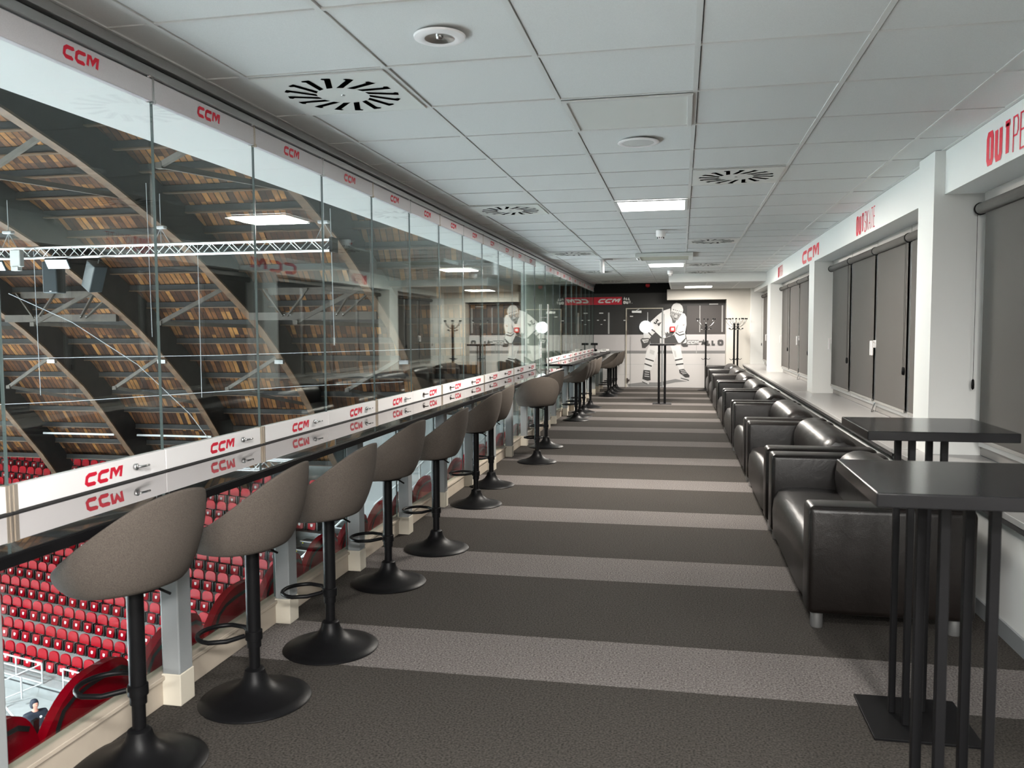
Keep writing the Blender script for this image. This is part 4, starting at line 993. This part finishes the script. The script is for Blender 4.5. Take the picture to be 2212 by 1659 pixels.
# rows 6-8 lie behind the counter from here; every seat that shows is an object of its own
for (r, k, p, q) in vis:
    o = seat if first else copy_tree(seat)
    first = False
    o.location = p; o.rotation_euler = (0, 0, rs); o.scale = (1.1, 1.1, .80)
    o['label'] = 'red folding plastic seat in the %s of the grandstand across the arena' % RLAB[r]
    o['group'] = 'red seats in the %s across the arena' % RLAB[r]
    cnt += 1
bm = B(); parts_ = [c for c in seat.children]
for (r, k, p, q) in rest:
    Mx = Matrix.Translation(p)@Matrix.Rotation(rs, 4, 'Z')@Matrix.Diagonal((1.1, 1.1, .8, 1))
    for c, mi in zip(parts_, range(4)):
        n0 = len(bm.verts); f0 = len(bm.faces); bm.from_mesh(c.data); bm.verts.ensure_lookup_table(); bm.faces.ensure_lookup_table()
        for v in bm.verts[n0:]: v.co = Mx@v.co
        for f in bm.faces[f0:]: f.material_index = mi
o = obj('stadium_seats', bm, [c.data.materials[0] for c in parts_]); tag(o, 'remaining red seats of the grandstand, hidden behind the counter or beyond the frame', 'seats', None, 'stuff')
# ---- red seats right outside the low glass, seen from behind
def near_seat():
    t = thing('stadium_seat', '', 'seat')
    bm = B()       # local: width along y, faces -x, z up from seat level
    prof = [(-.228, -.42), (-.235, -.16)]+[(y, .092-.165*abs(y/.234)**3.0) for y in [-.234+.468*k/22 for k in range(23)]]+[(.235, -.16), (.228, -.42)]
    b2 = B(); n = len(prof)
    def ring(dx): return [b2.verts.new((dx-.6*y*y+.05*z, y, z)) for y, z in prof]
    a, b = ring(.0), ring(-.035)
    for k in range(n): b2.faces.new((a[k], a[(k+1) % n], b[(k+1) % n], b[k]))
    bmesh.ops.delete(bm, geom=[], context='VERTS')
    # fill with strips so the curved shell stays curved
    for R_ in (a, b):
        for k in range(n//2):
            q = [R_[k], R_[k+1], R_[n-2-k], R_[n-1-k]]; q = [v for i, v in enumerate(q) if v not in q[:i]]
            if len(q) > 2: b2.faces.new(q)
    bm.free(); obj('backrest', b2, M['redseat'], t, smooth='auto', bevel=(.008, 2))
    bm = B(); bar(bm, (-.11, -.205, -.42), (-.095, -.205, -.02), .025, .012); bar(bm, (-.11, .205, -.42), (-.095, .205, -.02), .025, .012)
    box(bm, -.05, .0, -.20, -.17, -.44, -.16); box(bm, -.05, .0, .17, .20, -.44, -.16); obj('black_frame', bm, M['seatblack'], t)
    bm = B(); P_ = lambda y, z: (.006-.6*y*y+.05*z, y, z)
    ribbon(bm, [(-.195, -.42), (-.196, -.14), (-.192, -.05), (-.172, .0), (-.13, .03), (-.07, .046), (0, .05), (.1, .042), (.16, .01)], .016, P_, 0); obj('black_groove', bm, M['seatblack'], t)
    bm = B(); lathe(bm, [(0, .012), (.008, .01), (.01, 0)], 10); o = obj('bolt', bm, M['chrome'], t, smooth=True); o.rotation_euler = (0, PI/2, 0); o.location = (-.028, -.20, -.10)
    bm = B(); box(bm, -.42, -.06, -.20, .20, -.34, -.30); obj('seat_pan', bm, M['redseat'], t, bevel=(.01, 2))
    return t
ns = near_seat(); i = 0
NL = ['%s red seat back from the camera, just outside the low glass' % ORD[k] for k in range(22)]
for k in range(0, 22):
    y = 1.35+.476*k
    if 11.9 < y < 12.6: continue
    o = ns if i == 0 else copy_tree(ns); o.location = (-1.99, y+.2, .105); o.rotation_euler = (0, math.radians(random.uniform(-2, 3)), math.radians(random.uniform(-2, 2)))
    o['label'] = NL[i]; o['group'] = 'red seats right below the glass'; i += 1
# near stand steps
t = thing('near_terrace', 'concrete steps carrying the seats just outside the glass', 'grandstand', (-3.0, 8, -1.3))
for k in range(6):
    bm = B(); box(bm, -.35-.95*k, 1.1-.95*k if k == 0 else .62-.95*k, -9.8, 4.6, -2.2-.5*k if k < 5 else -6, -.5*k+(.0 if k else .02)); obj('step', bm, M['concrete'], t)

# ---- stairs, white walls and rails at the right of the block
def rail(name, label, loc, pts, posts_, mids=(), r=.028, grp=None):
    t = thing(name, label, 'railing', loc, 0, grp)
    bm = B(); tube(bm, pts, r, 8); obj('top_rail', bm, M['railpaint'], t, smooth='auto')
    for (a, b) in mids:
        bm = B(); tube(bm, [a, b], r*.75, 8); obj('mid_rail', bm, M['railpaint'], t, smooth='auto')
    for (a, b) in posts_:
        bm = B(); tube(bm, [a, b], r, 8); obj('post', bm, M['railpaint'], t, smooth='auto')
    return t
Pb = P0+Vector((0, 0, -.35))
def L3(a, u, z): v = (RD*a+RU*u)*LM; return (v.x, v.y, z*LM)
rail('guard_rail', 'white guard rail with a square landing in front of the lowest red seats', tuple(Pb), [L3(-7, -1.0, .95), L3(1.1-1.6, -1.0, .95), L3(-.5, -1.0, .2)],
     [(L3(a, -1.0, 0), L3(a, -1.0, .95)) for a in (-6, -4.2, -2.35, -.5)], [(L3(-7, -1.0, .5), L3(-.5, -1.0, .5)), (L3(-7, -1.0, 0.02), L3(-.5, -1.0, 0.02))])
rail('guard_rail', 'white lower landing rail beside the hooded person', (Pb.x, Pb.y, Pb.z), [L3(-1.9, -3.2, .2), L3(-.2, -3.2, .2), L3(1.9, -3.2, -1.1)],
     [(L3(-1.9, -3.2, -.8), L3(-1.9, -3.2, .2)), (L3(-.2, -3.2, -2.2), L3(-.2, -3.2, .2)), (L3(-1.0, -2.6, -.3), L3(-1.0, -2.6, .55)), (L3(-.5, -2.0, -.3), L3(-.5, -2.0, .7))],
     [(L3(-1.9, -3.2, -.6), L3(-.2, -3.2, -.6)), (L3(-.2, -3.2, -.6), L3(1.2, -3.2, -1.7)), (L3(-1.9, -3.2, .2), L3(-.5, -1.05, .93)), (L3(-1.9, -3.2, -.6), L3(-.5, -1.05, .03))])
rail('guard_rail', 'white guard rail right of the lowest landing', tuple(Pb), [L3(.95, -1.0, .95), L3(6.5, -1.0, .95)], [(L3(a, -1.0, 0), L3(a, -1.0, .95)) for a in (.95, 3.3, 5.6)], [(L3(.95, -1.0, .45), L3(6.5, -1.0, .45))])
bm = B()
def rb(bm, a0, a1, u0, u1, z0, z1, mi=0):
    c = [L3(a0, u0, 0), L3(a1, u0, 0), L3(a1, u1, 0), L3(a0, u1, 0)]
    z0 *= LM; z1 *= LM
    lo = [bm.verts.new((p[0], p[1], z0)) for p in c]; hi = [bm.verts.new((p[0], p[1], z1)) for p in c]
    bm.faces.new(lo[::-1]).material_index = mi; bm.faces.new(hi).material_index = mi
    for k in range(4): bm.faces.new((lo[k], lo[(k+1) % 4], hi[(k+1) % 4], hi[k])).material_index = mi
rb(bm, -16, 8, -1.1, -.5, -3.1, .0, 0); rb(bm, -16, -1.95, -3.3, -1.1, -3.1, -.62, 0); rb(bm, -1.95, 1.3, -3.15, -1.1, -3.1, -.64, 0)
for k in range(6): rb(bm, 1.3+.3*k, 1.6+.3*k, -3.1, -1.1, -3.1, -.85-.3*k, 0)
rb(bm, -16, 7.9, -1.12, -1.1, -.16, -.10, 1)
o = obj('landing_block', bm, [M['landing'], M['darkstep']]); o.location = Pb; tag(o, 'white landing block with steps below the grandstand rail', 'landing')
# aisle stair beside the block
st = thing('aisle_stair', 'dark aisle stair with white nosings to the right of the red seats', 'stair', tuple(P0+Vector((0, 0, -.33))))
for r in range(2*NR):
    bm = B(); q = RUN/LM/2*r; z = RISE/LM/2*r; a0 = (kr[min(r//2, NR-1)]*PITCH+.26)/LM
    rb(bm, a0, a0+1.6, q-.5, q+RUN/LM/2-.5, z-.5, z, 0); rb(bm, a0, a0+1.6, q-.53, q-.44, z-.04, z+.012, 1); rb(bm, a0+.15, a0+.22, q-.54, q-.53, z-.12, z-.06, 2)
    obj('tread', bm, [M['darkstep'], M['railpaint'], M['yellow']], st)
for (a, lab) in ((9.9, 'white handrail rising along the left of the aisle stair'), (12.0, 'white handrail rising along the right of the aisle stair')):
    rail('hand_rail', lab, tuple(P0+Vector((0, 0, -.33))), [L3(a, -.3, .9), L3(a, 10.2, .9+10.5*RISE/RUN)], [(L3(a, u, u*RISE/RUN-.1), L3(a, u, .9+(u+.3)*RISE/RUN)) for u in (0, 2, 4, 6, 8, 10)], [(L3(a, -.3, .5), L3(a, 10.2, .5+10.5*RISE/RUN))])
bm = B(); rb(bm, 12.2, 30, -.5, 10.5, -3.0, -.2); rb(bm, 14.2, 30, 6.0, 10.5, -.2, 6.2)
o = obj('side_platform', bm, M['landing']); o.location = P0; tag(o, 'white walled platform to the right of the aisle stair', 'platform')
k = 0
for (a, u, w_, z) in ((15.0, 5.98, .9, 0), (18.5, 5.98, 1.2, 0)):
    bm = B(); rb(bm, a, a+w_, u-.05, u, -.2, 2.1); o = obj('red_door', bm, M['red']); o.location = P0; tag(o, ['dark red door leaf in the white platform wall, left one', 'dark red door leaf in the white platform wall, right one'][k], 'door'); k += 1
# rails climbing past the low glass on the near side
for k, (loc, q) in enumerate((((-7.2, 14.85, -3.0), (.9, .8)), ((-4.7, 14.5, -1.1), (.6, .52)), ((-3.3, 14, -.45), (.45, .45)))):
    dx, dz = q
    rail('hand_rail', 'white handrail climbing to the right beyond the low glass, %s from the camera' % ['third', 'second', 'first'][k], loc, [(-1.5*dx, 0, -1.5*dz), (0, 0, 0), (dx, 0, dz), (dx, 0, dz-.6)], [((-1.4*dx, 0, -1.5*dz-.7), (-1.4*dx, 0, -1.4*dz)), ((0, 0, -1), (0, 0, 0))], [((-1.5*dx, 0, -1.5*dz-.3), (dx, 0, dz-.3))], r=.02)
bm = B(); box(bm, -3.0, -2.9, 15.6, 20.0, -1.2, 2.46); struct(obj('wall_outer', bm, mat('pale_green_wall', (.62, .70, .65), .7)), 'pale wall outside the far end of the glass', 'wall')
# big grey-white screen wall further along the near side
bm = B(); box(bm, -7.5, -2.4, 18.6, 18.75, -10.58, -.6); struct(obj('wall_arena_screen', bm, M['landing']), 'white screen wall beyond the stair', 'wall')

# ---- truss, floods, speakers, cables
t = thing('lighting_truss', 'long silver lattice truss hanging across the arena roof', 'truss', (-7.36, 16.88, 3.21))
LT = 17.5; h2 = .115
for (y, z) in ((-h2, -h2), (h2, -h2), (-h2, h2), (h2, h2)):
    bm = B(); tube(bm, [(-LT, y, z), (0, y, z)], .02, 8); obj('chord', bm, M['truss'], t, smooth='auto')
for y in (-h2, h2):
    bm = B(); n = int(LT/.245)
    for k in range(n):
        a = -k*.245; tube(bm, [(a, y, -h2 if k % 2 else h2), (a-.245, y, h2 if k % 2 else -h2)], .0095, 6)
    obj('lacing', bm, M['truss'], t, smooth='auto')
bm = B(); box(bm, -.02, .05, -h2-.04, h2+.04, -h2-.04, h2+.04); obj('end_frame', bm, M['seatblack'], t)
k = 0
for x in (-15.46, -11.48, -7.56):
    w_ = thing('truss_hanger', ['hanging wire with white clamp near the left edge, holding the truss', 'hanging wire with white clamp right of the first glass joint, holding the truss', 'hanging wire with white clamp at the truss end'][k], 'hanger', (x, 16.88, 3.45)); k += 1
    bm = B(); tube(bm, [(0, 0, -.13), (0, 0, 1.0)], .008, 6); tube(bm, [(0, 0, .24), (.24, 0, -.13)], .008, 6); tube(bm, [(0, 0, .24), (-.2, 0, -.13)], .008, 6); obj('wire', bm, M['wire'], w_)
    bm = B(); box(bm, -.12, .12, -.07, .07, .22, .29); obj('clamp', bm, M['railpaint'], w_, bevel=(.02, 2))
k = 0
for (x, z) in ((-15.55, 2.91), (-13.85, 2.92)):
    t = thing('floodlight', ['bright floodlight under the truss at the left frame edge', 'bright floodlight under the truss between the loudspeakers'][k], 'floodlight', (x, 16.5, z)); k += 1
    bm = B(); v = box(bm, -.26, .26, -.13, .13, -.03, .03); obj('housing', bm, M['speaker'], t, bevel=(.01, 1)); t.rotation_euler = (math.radians(-52), 0, math.radians(12))
    bm = B(); box(bm, -.23, .23, -.11, .11, -.036, -.031); obj('lens', bm, M['flood'], t)
    bm = B(); tube(bm, [(-.2, 0, .03), (-.2, 0, .12), (.2, 0, .12), (.2, 0, .03)], .01, 6); obj('yoke', bm, M['wire'], t)
t = thing('pa_speaker', 'upright dark loudspeaker box hanging below the truss', 'loudspeaker', (-14.28, 16.88, 2.60), .1)
bm = B(); box(bm, -.18, .18, -.17, .17, -.33, .40); obj('cabinet', bm, M['speaker'], t, bevel=(.03, 2)); bm = B(); box(bm, -.01, .04, -.175, -.171, -.30, -.28); obj('badge', bm, M['paper'], t); bm = B(); tube(bm, [(0, 0, .4), (0, 0, .5)], .014, 6); obj('bracket', bm, M['wire'], t)
t = thing('pa_speaker', 'tilted dark loudspeaker box beside the upright one', 'loudspeaker', (-13.2, 16.88, 2.64)); t.rotation_euler = (0, math.radians(28), math.radians(-25))
bm = B(); prism(bm, [(-.20, -.17), (.20, -.17), (.15, .17), (-.15, .17)], lambda x, y: (x, y, -.33), lambda x, y: (x, y, .33)); obj('cabinet', bm, M['speaker'], t, bevel=(.03, 2))
bm = B(); box(bm, -.23, -.20, -.14, .14, -.28, .28); obj('grille', bm, M['alu'], t); bm = B(); tube(bm, [(0, 0, .33), (0, 0, .42)], .014, 6); obj('bracket', bm, M['wire'], t)
t = thing('junction_box', 'pale electrical box fixed to the truss', 'box', (-14.95, 16.55, 3.13)); bm = B(); box(bm, -.15, .13, -.07, .07, -.26, .13); obj('case', bm, M['plate'], t, bevel=(.02, 1)); bm = B(); box(bm, -.11, .07, -.08, .05, -.35, -.26); obj('socket', bm, M['plate'], t)
def cable(label, pts, r=.013, mm='wire'):
    o3 = Vector(pts[0]); bm = B(); tube(bm, [Vector(p)-o3 for p in pts], r, 6); o = obj('steel_cable', bm, M[mm], smooth='auto'); o.location = o3; tag(o, label, 'cable'); return o
cable('pale cable sagging diagonally from the upper left down to the seating wall', [(-18.63, 20.25, 2.47), (-17.28, 21.06, 1.66), (-16.07, 22.28, 0.38), (-15.05, 23.29, -1.18), (-14.51, 23.83, -2.33), (-14.18, 23.96, -2.60)])
cable('thin horizontal cable at mid height across the glass', [(-22.95, 20.25, 0.54), (-17.55, 20.25, 0.65), (-12.15, 20.25, 0.73), (-5.40, 20.25, 0.92)], .009)
cable('lower thin cable rising slightly to the right', [(-22.95, 19.58, -0.84), (-16.20, 19.58, -0.50), (-9.45, 19.58, -0.03), (-6.75, 19.58, 0.10)], .009)
cable('vertical wire hanging behind the leftmost glass pane', [(-15.39, 17.55, 3.34), (-15.36, 17.55, -0.17)], .009)
cable('vertical wire hanging just left of the first tall glass joint', [(-11.81, 16.88, 4.70), (-11.78, 16.88, 1.25)], .008)
cable('vertical wire hanging just right of the first tall glass joint', [(-11.00, 17.55, 3.41), (-11.00, 17.55, -0.17)], .007)
cable('vertical wire hanging beside the truss end', [(-7.70, 17.55, 4.09), (-7.66, 17.55, 1.05)], .010)

# ---- person by the landing
import mathutils
pr_ = thing('person', 'person in a dark navy hooded jacket with pale trousers, standing below the white landing', 'person', (-17.5, 19.3, ZFL), math.radians(62))
def skinned(name, joints, edges, m, parent, sub=2):
    me = bpy.data.meshes.new(name); me.from_pydata([j[0] for j in joints], edges, []); o = bpy.data.objects.new(name, me); COL.objects.link(o); o.parent = parent; me.materials.append(m)
    s = o.modifiers.new('skin', 'SKIN'); s.use_smooth_shade = True
    for i, j in enumerate(joints): me.skin_vertices[0].data[i].radius = (j[1], j[1] if len(j) < 3 else j[2])
    me.skin_vertices[0].data[0].use_root = True
    q = o.modifiers.new('sub', 'SUBSURF'); q.levels = sub; q.render_levels = sub
    return o
HH = 1.80
# body (x right, -y forward)
J = [((0, 0, .95), .13, .10), ((0, 0, 1.15), .125, .095), ((0, 0, 1.35), .15, .10), ((0, 0, 1.46), .09, .08), ((0, -.01, 1.55), .055), ((0, -.02, 1.64), .085, .095), ((0, -.02, 1.73), .08, .09),
     ((.17, 0, 1.43), .055), ((.23, .03, 1.20), .045), ((.17, -.10, 1.02), .036), ((-.17, 0, 1.43), .055), ((-.23, .03, 1.20), .045), ((-.17, -.10, 1.02), .036),
     ((.09, 0, .88), .085), ((.10, -.01, .50), .06), ((.10, .02, .09), .042), ((.10, -.12, .035), .035), ((-.09, 0, .88), .085), ((-.10, -.02, .50), .06), ((-.11, .03, .09), .042), ((-.12, -.11, .035), .035)]
Ed = [(0, 1), (1, 2), (2, 3), (3, 4), (4, 5), (5, 6), (2, 7), (7, 8), (8, 9), (2, 10), (10, 11), (11, 12), (0, 13), (13, 14), (14, 15), (15, 16), (0, 17), (17, 18), (18, 19), (19, 20)]
skinned('body', J, Ed, M['skin'], pr_)
Jk = [((0, 0, .90), .22, .19), ((0, 0, 1.05), .215, .18), ((0, 0, 1.22), .22, .18), ((0, 0, 1.38), .21, .16), ((0, .01, 1.50), .12, .12), ((.24, 0, 1.38), .10), ((.33, .04, 1.15), .09), ((.20, -.17, 1.02), .07), ((-.24, 0, 1.38), .10), ((-.33, .04, 1.15), .09), ((-.20, -.17, 1.02), .07)]
skinned('jacket', Jk, [(0, 1), (1, 2), (2, 3), (3, 4), (3, 5), (5, 6), (6, 7), (3, 8), (8, 9), (9, 10)], M['navy'], pr_)
skinned('hood', [((0, .05, 1.52), .10, .11), ((0, .045, 1.63), .125, .13), ((0, .035, 1.73), .115, .125), ((0, .03, 1.80), .06, .07)], [(0, 1), (1, 2), (2, 3)], M['navy'], pr_)
skinned('trousers', [((0, 0, .93), .15, .12), ((.10, 0, .84), .11), ((.11, -.01, .48), .085), ((.11, .02, .10), .07), ((-.10, 0, .84), .11), ((-.11, -.02, .48), .085), ((-.12, .03, .10), .07)], [(0, 1), (1, 2), (2, 3), (0, 4), (4, 5), (5, 6)], M['greytrouser'], pr_)
bm = B(); lathe(bm, [(0, 0), (.035, 0), (.03, .004), (0, .004)], 16); o = obj('chest_badge', bm, M['crest'], pr_); o.rotation_euler = (PI/2, 0, 0); o.location = (.08, -.178, 1.33)
for s in (-1, 1):
    bm = B(); lathe(bm, [(0, -.008), (.008, 0), (0, .008)], 8, (s*.03, -.108, 1.70)); obj('eye', bm, M['seatblack'], pr_, smooth=True)
    bm = B()     # hand half in the pocket: palm and fingers
    bmt = bm
    box(bm, s*.155-.035, s*.155+.035, -.19, -.12, .975, 1.0)
    for f_ in range(4): tube(bm, [(s*.155-.027+f_*.018, -.185, .988), (s*.155-.027+f_*.018, -.215-.006*(f_ in (1, 2)), .975), (s*.155-.027+f_*.018, -.222, .955)], .008, 6)
    tube(bm, [(s*.155-s*.035, -.14, .985), (s*.155-s*.06, -.17, .975), (s*.155-s*.06, -.19, .965)], .009, 6); obj('hand', bm, M['skin'], pr_, smooth='auto')
bm = B(); lathe(bm, [(0, -.02), (.012, -.01), (.014, .01), (0, .02)], 8, (0, -.125, 1.66)); box(bm, -.022, .022, -.118, -.112, 1.615, 1.622); obj('nose_and_mouth', bm, M['skin'], pr_, smooth=True)
for o in COL.objects:
    pass
bpy.context.view_layer.update()
